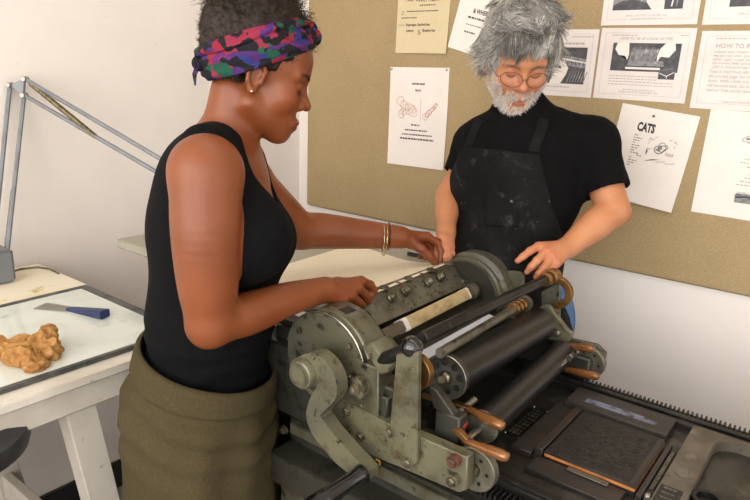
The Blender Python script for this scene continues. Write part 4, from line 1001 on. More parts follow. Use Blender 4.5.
# ================================================================ the standing person at the feed board
fW=RIGHT; lW=DEEP
HW=P(259,78,1.2)
f0=math.cos(math.radians(10))*fW+math.sin(math.radians(10))*lW; l0=np.cross(UP,f0); pt=math.radians(20)
RW=np.array([f0*math.cos(pt)-UP*math.sin(pt),l0,f0*math.sin(pt)+UP*math.cos(pt)]).T
SW=.925
hipc=P(197,430,1.38)
WT=thing('person',(hipc[0],hipc[1],0),'person in black tank top, olive skirt and patterned headscarf, feeding the sheet','person')
RT=rotm(fW*math.cos(.16)-UP*math.sin(.16),UP)   # torso leaning a little forward
SHR=P(206,172,1.05); SHL=P(243,180,1.36)
def torso_w(S,o=0.,skinpart=True):
    S.ell(P(212,222,1.235),(.112+o,.142+o,.165+o),.02,RT)
    S.ell(P(216,170,1.22),(.078+o,.135+o,.07+o),.05,RT)
    for d,px in ((1.145,248),(1.30,257)):
        S.ell(P(px,239,d),(.074+o,.074+o,.076+o),.045,RT)
    S.ell(P(212,315,1.30),(.122+o,.138+o,.15+o),.06,RT)
    S.ell(P(205,395,1.355),(.126+o,.150+o,.13+o),.06)
S=Vol((-1.34,.50,.62),(-.72,1.52,1.74),.0026)
torso_w(S)
nb=hd(HW,RW,SW,(-.034,0,-.045)); C7=P(224,152,1.225)
S.cone(nb,C7,.046,.050,.025); S.cone(C7,P(212,195,1.23),.055,.09,.04)
S.cone(C7,SHR,.034,.036,.03); S.cone(C7,SHL,.034,.036,.03)
S.cone(P(236,168,1.19),SHR,.024,.03,.03)
# near arm
EL=P(211,321,1.10); WR=P(323,290,1.275)
S.ball(SHR,.058,.025); S.limb([SHR,P(206,225,1.055),P(208,282,1.08),EL],[.057,.0575,.051,.041],.02)
S.cone(P(209,327,1.10),EL,.038,.038,.008)
S.limb([EL,P(246,314,1.15),P(285,300,1.21),WR],[.039,.0395,.033,.0255],.015)
hand(S,WR,[P(361,281,1.345),P(357.5,288,1.325),P(351,295.5,1.308),P(342.5,301,1.293)],
 [[P(370,284.5,1.378),P(374,290,1.390),P(372,295,1.39)],[P(365.5,295,1.352),P(368.5,300.5,1.366),P(366,303,1.372)],[P(358.5,302,1.330),P(362,305.5,1.345),P(360,305,1.354)],[P(349,307,1.312),P(353,309,1.327),P(352,307,1.336)]],
 [P(337,285,1.325),P(352,287,1.365),P(363,291,1.388),P(370,296,1.388)],1.,.027)
# far arm
ELf=P(300,231,1.52); WRf=P(399,237,1.63)
S.ball(SHL,.056,.03); S.limb([SHL,P(270,205,1.44),ELf],[.055,.052,.043],.025)
S.limb([ELf,P(322,231,1.55),P(360,234,1.59),WRf],[.043,.0435,.037,.029],.012)
hand(S,WRf,[P(427,236,1.662),P(426,237,1.683),P(424,239,1.702),P(421,242,1.718)],
 [[P(437.5,243,1.675),P(441,252,1.677),P(440,261,1.670)],[P(438.5,242,1.697),P(443,250.5,1.70),P(442.5,259,1.695)],[P(433,247,1.716),P(431,255,1.714),P(425,258,1.706)],[P(428,249,1.731),P(424,256,1.727),P(419,257,1.72)]],
 [P(411,242,1.637),P(421.5,249,1.636),P(430,257,1.646),P(436.5,265,1.657)],1.,.027)
head(S,HW,RW,SW)
Vs,Qs=S.nets(); Vs=relax(Vs,Qs,1,.4)
def local(V,o,R,sc): return (V-np.array(o))@np.array(R)/sc
def lipmask(V,o,R,sc):
    q=local(V,o,R,sc); m=np.zeros(len(V))
    up=np.exp(-(((q[:,2]+.0572)/.0062)**4)); lo=np.exp(-(((q[:,2]+.0675)/.0072)**4)); hw=np.clip((.024-np.abs(q[:,1]))/.005,0,1)
    return np.clip(np.maximum(up,lo)*hw*np.clip((q[:,0]-.083)/.006,0,1),0,1)
def blob_mask(V,c,r): return np.exp(-((np.linalg.norm(V-np.array(c),axis=1)/r)**2))
lm=lipmask(Vs,HW,RW,SW)*.9
bl=.6*blob_mask(Vs,hd(HW,RW,SW,(.07,-.042,-.02)),.03)
for k in ((361,281,1.345),(374,290,1.39),(427,236,1.66),(441,252,1.677)): bl=np.maximum(bl,.5*blob_mask(Vs,P(*k),.014))
# legs and feet join the same mesh
L=Vol((-1.45,.35,0.0),(-.7,1.25,.75),.006); L.lo=L.lo-np.array([0,0,.012]); L.ax[2]=L.ax[2]-np.float32(.012)
for sgn in (-1,1):
    hp=np.array([hipc[0],hipc[1],.80])+lW*.085*sgn; kn=np.array([hipc[0],hipc[1],.47])+lW*.09*sgn+fW*.02; an=np.array([hipc[0],hipc[1],.085])+lW*.09*sgn-fW*.02
    L.chain([hp,kn,kn*.5+an*.5-fW*.015,an],[.085,.055,.05,.036],.03,.03); L.chain([an-UP*.03-fW*.02,an+fW*.12-UP*.055],[.034,.026],.02,.02)
Vl,Ql=L.nets()
nV=len(Vs); o=mesh_np('body',np.concatenate([Vs,Vl]),np.concatenate([Qs,Ql+nV]),'skin_w',WT,{'lip':np.concatenate([lm,np.zeros(len(Vl))]),'blush':np.concatenate([bl,np.zeros(len(Vl))])})
# shoes
for sgn in (-1,1):
    an=np.array([hipc[0],hipc[1],.0])+lW*.09*sgn-fW*.02
    K=Vol(an-np.array([.25,.25,.0]),an+np.array([.25,.25,.14]),.006)
    K.chain([an-fW*.03+UP*.045,an+fW*.07+UP*.04,an+fW*.14+UP*.03],[.042,.042,.034],.02,.02); K.clip(an,(0,0,-1)); 
    K.D[:,:,0]=.1; v,q=K.nets(); mesh_np('shoe',v,q,'shoe',WT)
# tank top
T=Vol((-1.34,.50,.84),(-.76,1.20,1.52),.0030)
torso_w(T,.0065)
T.cone(P(224,150,1.225),P(205,150,1.09),.05,.045,.03); T.cone(P(224,150,1.225),P(240,158,1.32),.05,.045,.03)
def cutel(c,r,R): T.ell(c,r,.004,R,'s')
RA=rotm(fW*math.cos(.12)-UP*math.sin(.12),UP)
cutel(P(207,182,1.0),(.066,.118,.087),RA)
cutel(P(247,190,1.42),(.066,.115,.087),RA)
cutel(P(237,143,1.215),(.082,.062,.075),RA); cutel(P(262,165,1.21),(.07,.07,.085),RA); cutel(P(216,130,1.22),(.06,.058,.05),RA)
T.clip(P(210,353,1.325)-UP*.03,-UP-fW*.30)
v,q=T.nets(); v=relax(v,q,2,.5)
nn=T.grad(v); zz=v[:,2]; wr_=.0022*np.sin(zz*150+n3(v,9)*5)*np.clip((1.13-zz)/.08,0,1); v=v+nn*wr_[:,None]
mesh_np('tank_top',v,q,'tank',WT)
# skirt: lofted cloth with folds
wb=P(210,353,1.325)       # waistband centre
m=140; th=np.linspace(0,2*PI,m,endpoint=False)
prof=[(0.0,.139,.154,0),(-.004,.146,.161,0),(-.02,.149,.164,0),(-.044,.152,.168,0),(-.050,.151,.168,0),(-.054,.145,.163,.0),(-.062,.147,.167,.3),(-.075,.154,.175,.6),(-.10,.160,.181,.8),(-.15,.164,.187,1),(-.21,.167,.191,1),(-.28,.168,.192,1),(-.36,.165,.188,1.2),(-.46,.165,.185,1.5),(-.56,.168,.185,1.7),(-.66,.17,.187,1.9),(-.70,.17,.188,2)]
# finer sampling
zs=np.array([p[0] for p in prof]); 
tt=np.concatenate([np.linspace(0,-.08,34),np.linspace(-.09,-.70,60)])
fa=np.interp(-tt,-zs,[p[1] for p in prof]); la=np.interp(-tt,-zs,[p[2] for p in prof]); fo=np.interp(-tt,-zs,[p[3] for p in prof])
rings=[]
for t_,a_,b_,k_ in zip(tt,fa,la,fo):
    tilt=-.30*max(0,1+t_/.35)         # the waistband dips to the front
    c=wb+UP*t_+fW*(-.022*max(0,min(1,-t_/.12)))
    fold=k_*(.0035*np.sin(7*th+t_*6)+.003*np.sin(11*th+1.3-t_*9))+.0035*min(1,max(0,(-t_-.04)/.05))*np.sin(t_*105-3.6*np.cos(th-2.4)+1.5)*np.exp(-((t_+.11)/.08)**2)*1.6+.003*min(1,max(0,-t_-.06)/.1)*np.sin(t_*34+th*3.2)
    sq_=1+.0*th
    rr=np.stack([np.cos(th),np.sin(th)],1)
    p=c[None]+np.outer((a_*.96+fold)*np.sign(rr[:,0])*np.abs(rr[:,0])**.95,fW)+np.outer((b_+fold)*rr[:,1],lW)+np.outer(tilt*a_*rr[:,0],UP)
    rings.append(p)
ins=[r-(r-r.mean(0))*.03 for r in rings[::-1]]
loft('skirt',rings+ins,'skirt',WT)
b=MB(); 
# hair ---------------------------------------------------------------------------
Hh=Vol(HW-np.array([.19,.19,.14]),HW+np.array([.19,.19,.25]),.004)
Hh.frame(HW,RW,SW); Hh.ell((-.02,0,.062),(.103,.085,.09),.01); Hh.ell((-.045,0,.12),(.085,.075,.062),.03); Hh.ell((-.088,0,.07),(.05,.07,.05),.03); Hh.ell((-.075,0,.165),(.055,.058,.05),.02); Hh.ell((-.055,0,.01),(.062,.066,.05),.03)
# face, ears and neck stay clear of hair
Hh.ell((.075,0,-.02),(.075,.12,.088),.012,op='s'); Hh.ell((-.005,-.08,-.012),(.034,.04,.042),.01,op='s'); Hh.ell((-.005,.08,-.012),(.034,.04,.042),.01,op='s'); Hh.ell((-.02,0,-.075),(.2,.2,.055),.01,op='s')
Hh.frame(); v,q=Hh.nets(); nn=Hh.grad(v); v=v+nn*(.005*n3(v,45)+.0035*n3(v,110,3))[:,None]
r=np.random.default_rng(5); N_=5200; pick=r.choice(len(v),N_); p0=v[pick]; n0=nn[pick]; lz=local(p0,HW,RW,SW)
ln=np.where(lz[:,2]>.09,r.uniform(.012,.034,N_),r.uniform(.004,.012,N_)); tang=np.cross(n0,r.normal(size=(N_,3))); tang/=np.linalg.norm(tang,axis=1,keepdims=True); bi=np.cross(n0,tang)
mm=9; u=np.linspace(0,1,mm); ph=r.uniform(0,6.28,N_); fr=r.uniform(6,13,N_); cr=r.uniform(.0014,.0032,N_)*np.where(lz[:,2]>.09,1,.6)
paths=np.stack([p0-n0*.002+n0*(ln*ui*.8)[:,None]+tang*(ln*.5*ui**1.5)[:,None]+(tang*np.cos(fr*ui+ph)[:,None]+bi*np.sin(fr*ui+ph)[:,None])*(cr*min(1,ui*3))[:,None] for ui in u],1)
tone=r.uniform(0,1,N_)**1.5
strands('hair',paths,np.full(N_,.00055),'hair_w',WT,tone,3,(v,q,np.full(len(v),.12)))
# headscarf: rolled band
def ring_band(name,off,hw,seed,zoff,mat):
    e1=np.array([.785,0,.619]); e3=np.array([-.619,0,.785]); e2=np.array([0,1.,0]); c0=np.array([-.0215,0,.0495])+e3*zoff
    m=150; k=22; R_=[]
    for i in range(m):
        t=2*PI*i/m; ct,st=math.cos(t),math.sin(t); a=.1125+off; b_=.0895+off
        rad=c0+e1*a*ct+e2*b_*st; out=_n(e1*ct/a+e2*st/b_)
        half=hw*(.82+.18*abs(st))*(1-.12*max(0,ct)); ringp=[]
        for j in range(k):
            s_=2*PI*j/k; v_=math.sin(s_)*half; th_=.0075*math.cos(s_)
            w_=.0022*math.sin(v_*210+3*t+seed)+.0018*math.sin(v_*330-5*t+2*seed)
            curv=-.30*(v_+zoff)**2/.06*(1 if v_+zoff>0 else .3)
            ringp.append(rad+e3*v_+out*(th_+(w_ if math.cos(s_)>-.2 else 0)+curv))
        R_.append(ringp)
    R_=np.array(R_); R_=np.array(HW)+R_@np.array(RW).T*SW
    return loft(name,R_,mat,WT)
ring_band('headscarf',.0,.031,1.0,-.004,'scarf')
ring_band('scarf_roll',.003,.0125,4.0,.026,'scarf')
# knot at the front, tail at the back
b=MB()
kf=hd(HW,RW,SW,(.073,0,.116)); b.ball(kf,.016,n=10,sc=(.8,1.3,1.1)); b.build('scarf_knot','scarf',WT); b=MB(); kf2=hd(HW,RW,SW,(.062,-.018,.128)); b.ball(kf2,.013,n=10); b.build('scarf_knot','scarf',WT); b=MB(); kb_=hd(HW,RW,SW,(-.114,-.02,-.016)); b.ball(kb_,.015,n=10,sc=(.8,1.2,1)); 
b.tube([hd(HW,RW,SW,(-.117,-.02,-.022)),hd(HW,RW,SW,(-.118,-.022,-.04)),hd(HW,RW,SW,(-.110,-.024,-.06))],[.007,.006,.002],8,flat=(1,.5)); b.build('scarf_tail','scarf',WT)
# eye, lashes, brows, stud
for y in (-1,1):
    b=MB()
    pts=[hd(HW,RW,SW,p) for p in ((.0815,y*.0185,.0055),(.0868,y*.027,.0025),(.0868,y*.036,.0025),(.080,y*.0455,.006))]; b.tube(pts,[.0008,.0014,.0015,.0008],6)
    for i in range(9):
        t=i/8; p=hd(HW,RW,SW,(.0868-.004*abs(t-.4),y*(.022+.022*t),.003)); p2=hd(HW,RW,SW,(.096-.006*abs(t-.4),y*(.0225+.026*t),-.0005)); b.tube([p,p2],[.0006,.0002],4)
    b.build('eyelashes','lash',WT)
for y in (-1,1):
    b=MB()
    r_=random.Random(3)
    for i in range(34):
        t=i/33; base=np.array([.0965-.020*t**1.6,y*(.012+.040*t),.0315+.008*math.sin(t*2.4)]); d=np.array([-.003,y*.007,.0035-.004*t])*r_.uniform(.8,1.2)
        b.tube([hd(HW,RW,SW,base+np.array([-.001,0,r_.uniform(-.002,.002)])),hd(HW,RW,SW,base+d+np.array([.0005,0,0]))],[.0013,.0005],4)
    b.build('eyebrow','lash',WT)
b=MB(); b.ball(hd(HW,RW,SW,(-.005,-.0825,-.0275)),.0026,n=8); b.build('ear_stud','silver',WT)
# bangles
def bangle(name,px,py,d,r,th,mat,lab,tilt=0.):
    c=P(px,py,d); ax_=_n(RIGHT*.9+.25*_n(WRf-ELf)+UP*tilt); u=_n(np.cross(ax_,UP)); w=np.cross(u,ax_)
    t=thing(name,c-UP*r,lab,'bracelet'); b=MB(); b.tube([c+u*r*1.12*math.cos(a)+w*r*1.06*math.sin(a) for a in np.linspace(0,2*PI,40,endpoint=False)],th,8,closed=True); b.build('band',mat,t); return t
bangle('bracelet',382.5,239,1.613,.037,.0013,'silver','thin silver bangle on the outstretched forearm, nearest the elbow')
bangle('bracelet',385,240,1.616,.0375,.0016,'gold','gold bangle on the outstretched forearm, between silver bangle and black band',-.06)
bangle('bracelet',388.5,236.5,1.62,.0335,.0016,'bakelite','black band on the outstretched forearm, nearest the wrist')
# ================================================================ the grey-haired person behind the press
fM=_n((.303,-.956,0)); lM=np.cross(UP,fM)
HM=P(517.5,63,1.72); fh=_n(-DEEP+.02*RIGHT); l0=np.cross(UP,fh); pt=math.radians(27)
RM=np.array([fh*math.cos(pt)-UP*math.sin(pt),l0,fh*math.sin(pt)+UP*math.cos(pt)]).T; SM=1.0
ch=P(516,190,1.81)
MT=thing('person',(ch[0],ch[1],0),'grey-haired bearded person in glasses, black T-shirt and apron behind the press','person')
RB=rotm(fM*math.cos(.06)-UP*math.sin(.06),UP)
SL=P(592,143,1.75); SR=P(478,148,1.88)
EL2=P(613,210,1.705); WR2=P(567,248,1.655)
EL3=P(448,196,1.88); WR3=P(446,233,1.755)
def torso_m(S,o=0.):
    S.ell(P(517,185,1.81),(.115+o,.175+o,.20+o),.02,RB)
    S.ell(P(519,140,1.80),(.085+o,.165+o,.06+o),.05,RB)
    S.ell(P(507,262,1.83),(.135+o,.165+o,.17+o),.06)
    S.ell(P(505,330,1.88),(.125+o,.17+o,.15+o),.05)
S=Vol((-1.20,1.28,.98),(-.40,1.92,1.80),.0026)
torso_m(S,-.004)
nb=hd(HM,RM,SM,(-.03,0,-.05)); C7=P(522,118,1.80)
S.cone(nb,C7,.058,.062,.03); S.cone(C7,SL,.045,.045,.04); S.cone(C7,SR,.045,.045,.04)
for A_,E_,W_,md in ((SL,EL2,WR2,P(595,228,1.68)),(SR,EL3,WR3,None)):
    fr_=1. if md is not None else .84; S.ball(A_,.054,.03); S.limb([A_,A_*.5+E_*.5,E_],[.052,.049*fr_,.042*fr_],.02)
    m_=E_*.62+W_*.38; S.limb([E_,m_,E_*.25+W_*.75,W_],[.042*fr_,.0425*fr_,.033*fr_,.0275],.012)
S.cone(EL2+np.array([.004,0,-.004]),EL2,.038,.038,.012)
hand(S,WR2,[P(538.5,246.5,1.612),P(545.5,251.5,1.600),P(551.5,257,1.594),P(556.5,263,1.592)],
 [[P(530,251,1.592),P(523,256.5,1.582),P(517.5,261,1.578)],[P(537,260.5,1.577),P(531,267,1.574),P(527,272,1.58)],[P(544,268,1.576),P(539,273.5,1.577),P(536,277,1.587)],[P(551,271.5,1.578),P(547.5,275.5,1.583),P(545,279,1.592)]],
 [P(556,252,1.648),P(546,256,1.645),P(538,262,1.635),P(532,268,1.625)],1.08,.028)
hand(S,WR3,[P(441.5,247,1.70),P(444.5,248,1.695),P(447.5,248,1.70),P(450.5,247,1.71)],
 [[P(440.5,255,1.685),P(441,260,1.69),P(442,262,1.70)],[P(444,256.5,1.68),P(445,261.5,1.685),P(446,263,1.695)],[P(448,256,1.685),P(449,261,1.69),P(449.5,262.5,1.70)],[P(452,254,1.70),P(453,258,1.705),P(453,260,1.71)]],
 [P(442,240,1.715),P(439,247,1.70),P(438,253,1.695),P(438.5,257,1.69)],1.05,.027)
head(S,HM,RM,SM,True)
Vs,Qs=S.nets(); Vs=relax(Vs,Qs,1,.4)
lm=lipmask(Vs,HM,RM,SM)*.6
bl=np.zeros(len(Vs))
for p,r_,a_ in (((.112,0,-.02),.022,.55),((.072,.036,-.02),.024,.35),((.072,-.036,-.02),.024,.35),((.082,.03,.02),.016,.45),((.082,-.03,.02),.016,.45)): bl=np.maximum(bl,a_*blob_mask(Vs,hd(HM,RM,SM,p),r_))
for k in ((538.5,246.5,1.612),(545.5,251.5,1.6),(551.5,257,1.594),(556.5,263,1.592),(518,261,1.578),(530,251,1.592),(527,272,1.58),(445,250,1.69),(441,246,1.70)): bl=np.maximum(bl,.8*blob_mask(Vs,P(*k),.02))
L=Vol((ch[0]-.4,ch[1]-.4,-.012),(ch[0]+.4,ch[1]+.4,1.0),.008)
legs=[]
for sgn in (-1,1):
    b0=np.array([ch[0],ch[1],0])+lM*.1*sgn; legs.append((b0+UP*.90,b0+UP*.50+fM*.015,b0+UP*.085-fM*.02)); L.chain(legs[-1],[.085,.058,.04],.03,.03); L.chain([b0+UP*.06-fM*.03,b0+UP*.035+fM*.12],[.036,.028],.02,.02)
Vl,Ql=L.nets(); nV=len(Vs)
mesh_np('body',np.concatenate([Vs,Vl]),np.concatenate([Qs,Ql+nV]),'skin_m',MT,{'lip':np.concatenate([lm,np.zeros(len(Vl))]),'blush':np.concatenate([bl,np.zeros(len(Vl))])})
J=Vol((ch[0]-.42,ch[1]-.36,.05),(ch[0]+.42,ch[1]+.36,1.12),.008)
for a_,k_,c_ in legs: J.chain([a_,k_,c_],[.105,.083,.075],.04,.03)
J.ell((ch[0]-fM[0]*.0,ch[1],.97),(.14,.178,.14),.05,rotm(fM,UP)); J.clip((0,0,.08),(0,0,-1)); J.clip((0,0,1.08),(0,0,1))
v,q=J.nets(); mesh_np('jeans',v,q,'jeans',MT)
for sgn in (-1,1):
    an=np.array([ch[0],ch[1],0])+lM*.1*sgn-fM*.02
    K=Vol(an-np.array([.25,.25,0]),an+np.array([.25,.25,.14]),.006); K.chain([an-fM*.04+UP*.05,an+fM*.08+UP*.045,an+fM*.16+UP*.034],[.048,.048,.038],.02,.02); K.D[:,:,0]=.1; v,q=K.nets(); mesh_np('shoe',v,q,'shoe',MT)
# T-shirt
T=Vol((-1.20,1.42,.98),(-.42,1.96,1.56),.0032)
torso_m(T,.008); T.cone(C7,SL,.055,.062,.05); T.cone(C7,SR,.055,.062,.05); T.cone(C7,P(520,150,1.8),.066,.09,.04); T.cone(nb,C7,.064,.070,.02)
for A_,E_,t_ in ((SL,EL2,.66),(SR,EL3,.55)):
    T.ball(A_,.064,.03); T.chain([A_,A_*.6+E_*.4,A_*(1-t_)+E_*t_],[.062,.061,.062] if A_ is SL else [.060,.056,.055],.03,.004)
    d=_n(E_-A_); e_=A_*(1-t_+.04)+E_*(t_-.04); T.put(e_+d*.09,.1,Vol.fcone(e_+d*.088,e_+d*.0881,.088,.088),.003,'s')
# collar opening
cn=_n(np.array(nb)-np.array(C7)); cc=C7+cn*.022+fM*.012; T.put(cc+cn*.09,.1,Vol.fcone(cc+cn*.088,cc+cn*.0881,.088,.088),.003,'s')
T.clip((0,0,1.02),(0,0,-1))
v,q=T.nets(); v=relax(v,q,2,.5); nn=T.grad(v); v=v+nn*(.004*n3(v,9,4)*np.abs(n3(v*np.array([1,1,.6]),16,9))*2.2+.0012*n3(v,40))[:,None]
mesh_np('t_shirt',v,q,'tee',MT)
b=MB(); cax=cn; u_=_n(np.cross(cax,fM)); w_=np.cross(u_,cax)
# apron : front panel shaped on the body, bib, pocket and neck straps
A=Vol((-1.20,1.36,.50),(-.42,1.90,1.44),.0036)
torso_m(A,.0175)
A.chain([P(505,330,1.88),P(505,330,1.88)-UP*.42],[.19,.20],.05,.02)
A.clip(ch-fM*.005,-fM); 
cs=lambda p:np.array(p)
bibc=P(497,150,1.70)
A.clip(bibc,UP,.004)                                            # top edge of the bib
lm_=lM
A.clip(bibc+lM*.112,_n(lM+UP*.34),.006); A.clip(bibc-lM*.098,_n(-lM+UP*.55),.006)
A.clip((0,0,.54),(0,0,-1))
v,q=A.nets(); v=relax(v,q,2,.5); nn=A.grad(v); v=v+nn*(.003*n3(v*np.array([1,1,.45]),14,2)+.001*n3(v,60))[:,None]
ap=mesh_np('apron',v,q,'apron',MT)
def onbody(px,py,d0=1.6,off=.022):       # walk along the view ray to the clothed front
    Tt=T; p=None
    for i in range(200):
        w=P(px,py,d0+i*.002); ii=((w-Tt.lo)/Tt.h).astype(int)
        if (ii>=0).all() and (ii<np.array(Tt.n)).all() and Tt.D[tuple(ii)]<off: return w
    return P(px,py,1.7)
def strap(pix,wd,name,off=.012,th=.0028):
    pts=[onbody(x,y,1.55,off) for x,y in pix]; b=MB(); b.tube([Vector(p) for p in pts],[wd]*len(pts),10,flat=(.16,1)); return b
def ribbon(pix,wd,name,off):
    pts=[]
    for (x0,y0),(x1,y1) in zip(pix,pix[1:]):
        for t in np.linspace(0,1,8,endpoint=False): pts.append((x0+(x1-x0)*t,y0+(y1-y0)*t))
    pts.append(pix[-1]); R_=[]
    C3=[onbody(x,y,1.55,off) for x,y in pts]
    for i,c in enumerate(C3):
        t=_n(C3[min(i+1,len(C3)-1)]-C3[max(i-1,0)]); nrm=_n(CAM-c); s_=_n(np.cross(t,nrm)); R_.append([c+s_*wd,c+s_*wd*.5+nrm*.002,c-s_*wd*.5+nrm*.002,c-s_*wd,c-s_*wd-nrm*.006,c+s_*wd-nrm*.006])
    R_=np.array(R_); m_,k=R_.shape[:2]; I=np.arange(m_*k).reshape(m_,k); Q=np.stack([I[:-1],np.roll(I,-1,1)[:-1],np.roll(I,-1,1)[1:],I[1:]],2).reshape(-1,4)
    return mesh_np(name,R_.reshape(-1,3),Q,'apron',ap)
ribbon([(480,119),(475,130),(467,152)],.015,'neck_strap',.006)
ribbon([(544,118),(541,130),(533,152)],.015,'neck_strap',.006)
# pocket
pk=[]
for j in range(9):
    for i in range(9):
        x=484+34*i/8; y=192+34*j/8+ (x-500)*.05
        w=None
        for s_ in range(260):
            w=P(x,y,1.5+s_*.0015); ii=((w-A.lo)/A.h).astype(int)
            if (ii>=0).all() and (ii<np.array(A.n)).all() and A.D[tuple(ii)]<.0045: break
        pk.append(w)
pk=np.array(pk); I=np.arange(81).reshape(9,9); Q=np.stack([I[:-1,:-1],I[1:,:-1],I[1:,1:],I[:-1,1:]],2).reshape(-1,4)
bk=pk-(np.array([_n(CAM-p) for p in pk]))*.006
E1=[I[0,:],I[-1,::-1],I[::-1,0],I[:,-1]]; QQ=[Q,Q[:,::-1]+81]
for e in E1: QQ.append(np.stack([e[:-1],e[1:],e[1:]+81,e[:-1]+81],1))
mesh_np('pocket',np.concatenate([pk,bk]),np.concatenate(QQ),'apron',ap)
# hair --------------------------------------------------------------------------
Hm=Vol(HM-np.array([.2,.2,.16]),HM+np.array([.2,.2,.24]),.004); Hm.frame(HM,RM,SM)
Hm.ell((-.022,0,.066),(.104,.097,.092),.01); Hm.ell((-.02,0,.03),(.07,.104,.06),.03); Hm.ell((-.03,0,.115),(.080,.078,.055),.03); Hm.ell((-.05,0,.0),(.062,.084,.06),.03)
Hm.ell((.092,0,-.044),(.072,.105,.088),.012,op='s'); 
for y in (-1,1): Hm.ell((.012,y*.085,-.028),(.034,.04,.040),.008,op='s')
Hm.ell((-.02,0,-.095),(.2,.2,.055),.01,op='s'); Hm.frame()
v,q=Hm.nets(); nn=Hm.grad(v); v=v+nn*(.006*n3(v,30)+.003*n3(v,80,3))[:,None]
r=np.random.default_rng(9); N_=5200; pick=r.choice(len(v),N_); p0=v[pick]; n0=nn[pick]; lz=local(p0,HM,RM,SM)
dn=-np.array([RM[:,2]]).repeat(N_,0); side=RM[:,1][None]*np.clip(lz[:,1]/.05+.15,-1,1)[:,None]; fw=np.array(RM[:,0])[None]
flow=np.where((lz[:,2]>.09)[:,None],fw*(.75-.9*(lz[:,0]<-.03))[:,None]+side*.25+dn*.2,np.where((lz[:,0]>.04)[:,None],dn*.95+fw*.35+side*.15,dn*.75-fw*.15+side*.45))
sw=np.stack([n3(p0,14,1),n3(p0,14,5),n3(p0,14,9)],1)*1.5; flow=flow+sw*1.5; flow-=n0*(flow*n0).sum(1,keepdims=True)*.75; flow/=np.linalg.norm(flow,axis=1,keepdims=True)+1e-9
ln=r.uniform(.028,.054,N_)*np.where((lz[:,0]>.055)&(lz[:,2]<.1),.75,1.); mm=10; u=np.linspace(0,1,mm); ph=n3(p0,30,2)*6+r.uniform(-.6,.6,N_); cr=r.uniform(.003,.0075,N_); bi=np.cross(flow,n0)
curl=r.uniform(.15,.5,N_)
paths=np.stack([p0-n0*.003+n0*(ln*(.55*ui-.52*ui**2)+.002)[:,None]+flow*(ln*ui*(1-.3*curl*ui))[:,None]+n0*(curl*ln*.5*ui**3)[:,None]+bi*(cr*np.sin(ph+ui*5.5)*ui)[:,None] for ui in u],1)
NF=900; fy=r.uniform(-.066,.066,NF); fz=.104-.0*fy+r.uniform(-.012,.018,NF)-np.abs(fy)*.25; fx=.070-(fy/.075)**2*.030-(fz-.095)*.35
low=np.where(np.abs(fy+.004)<.012,r.uniform(.034,.060,NF),r.uniform(.050,.078,NF)); sd=.010*n3(np.stack([fy,fz,fx],1),40,3)-.006
fp=[]
for ui in u:
    X_=fx+.030*np.sin(ui*PI*.55)+.006*np.sin(ui*5+fy*90); Z_=fz+(low-fz)*ui**1.35+.010*np.sin(ui*PI); Y_=fy+sd*ui*2+.004*np.sin(ui*6+fy*120)*ui
    fp.append(np.array(HM)+np.stack([X_,Y_,Z_],1)@np.array(RM).T*SM)
fp=np.stack(fp,1); paths=np.concatenate([paths,fp]); p0=np.concatenate([p0,fp[:,0]]); lz=np.concatenate([lz,np.stack([fx,fy,fz],1)]); N_=N_+NF
tone=np.clip(.48+.9*n3(p0,24,7)+r.normal(0,.26,N_)+.25*(np.abs(lz[:,1])>.07)-.2*(lz[:,0]>.06),0,1)
strands('hair',paths,r.uniform(.0008,.0014,N_),'hair_m',MT,tone,3,(v,q,np.full(len(v),.15)))
# beard and moustache -----------------------------------------------------------
lv=local(Vs,HM,RM,SM); sel=np.zeros(len(Vs),bool)
x_,y_,z_=lv.T; ay=np.abs(y_)
jaw=(z_<-.048-.012*(1-np.clip(ay/.05,0,1))+np.where(ay>.035,(ay-.035)*1.5,0))&(z_>-.125)&(x_>.012)&(ay<.075)
side_=(ay>.047)&(z_<.01)&(z_>-.1)&(x_>.0)&(x_<.05)
mous=(z_<-.034)&(z_>-.056)&(ay<.034)&(x_>.07)
lips_=(z_<-.0575)&(z_>-.0735)&(ay<.017)&(x_>.084)
sel=((jaw|side_)&~lips_)|(mous&(z_>-.0555)); ids=np.nonzero(sel)[0]
g=S.grad(Vs[ids]); N_=5200; pk_=r.choice(len(ids),N_); p0=Vs[ids][pk_]; n0=g[pk_]; l0_=lv[ids][pk_]
dn=-np.array(RM[:,2])[None]; side=np.array(RM[:,1])[None]*np.sign(l0_[:,1])[:,None]
fl=dn*.9+n0*.6+side*np.where(l0_[:,2]>-.056,.7,.1)[:,None]+r.normal(0,.28,(N_,3)); fl/=np.linalg.norm(fl,axis=1,keepdims=True)
ln=np.where(l0_[:,2]>-.056,r.uniform(.007,.012,N_),r.uniform(.006,.012,N_))*np.where(np.abs(l0_[:,1])>.05,.6,1)
u=np.linspace(0,1,5); paths=np.stack([p0-n0*.001+n0*(.003*ui*(1-ui)*4)[None].repeat(1,0) *1.0+fl*(ln*ui)[:,None] if False else p0-n0*.001+n0*(ln*.35*ui)[:,None]+fl*(ln*ui)[:,None] for ui in u],1)
strands('beard',paths,np.full(N_,.0006),'beard',MT,np.clip(.75+r.normal(0,.22,N_)-.3*(l0_[:,2]>-.056),0,1),3)
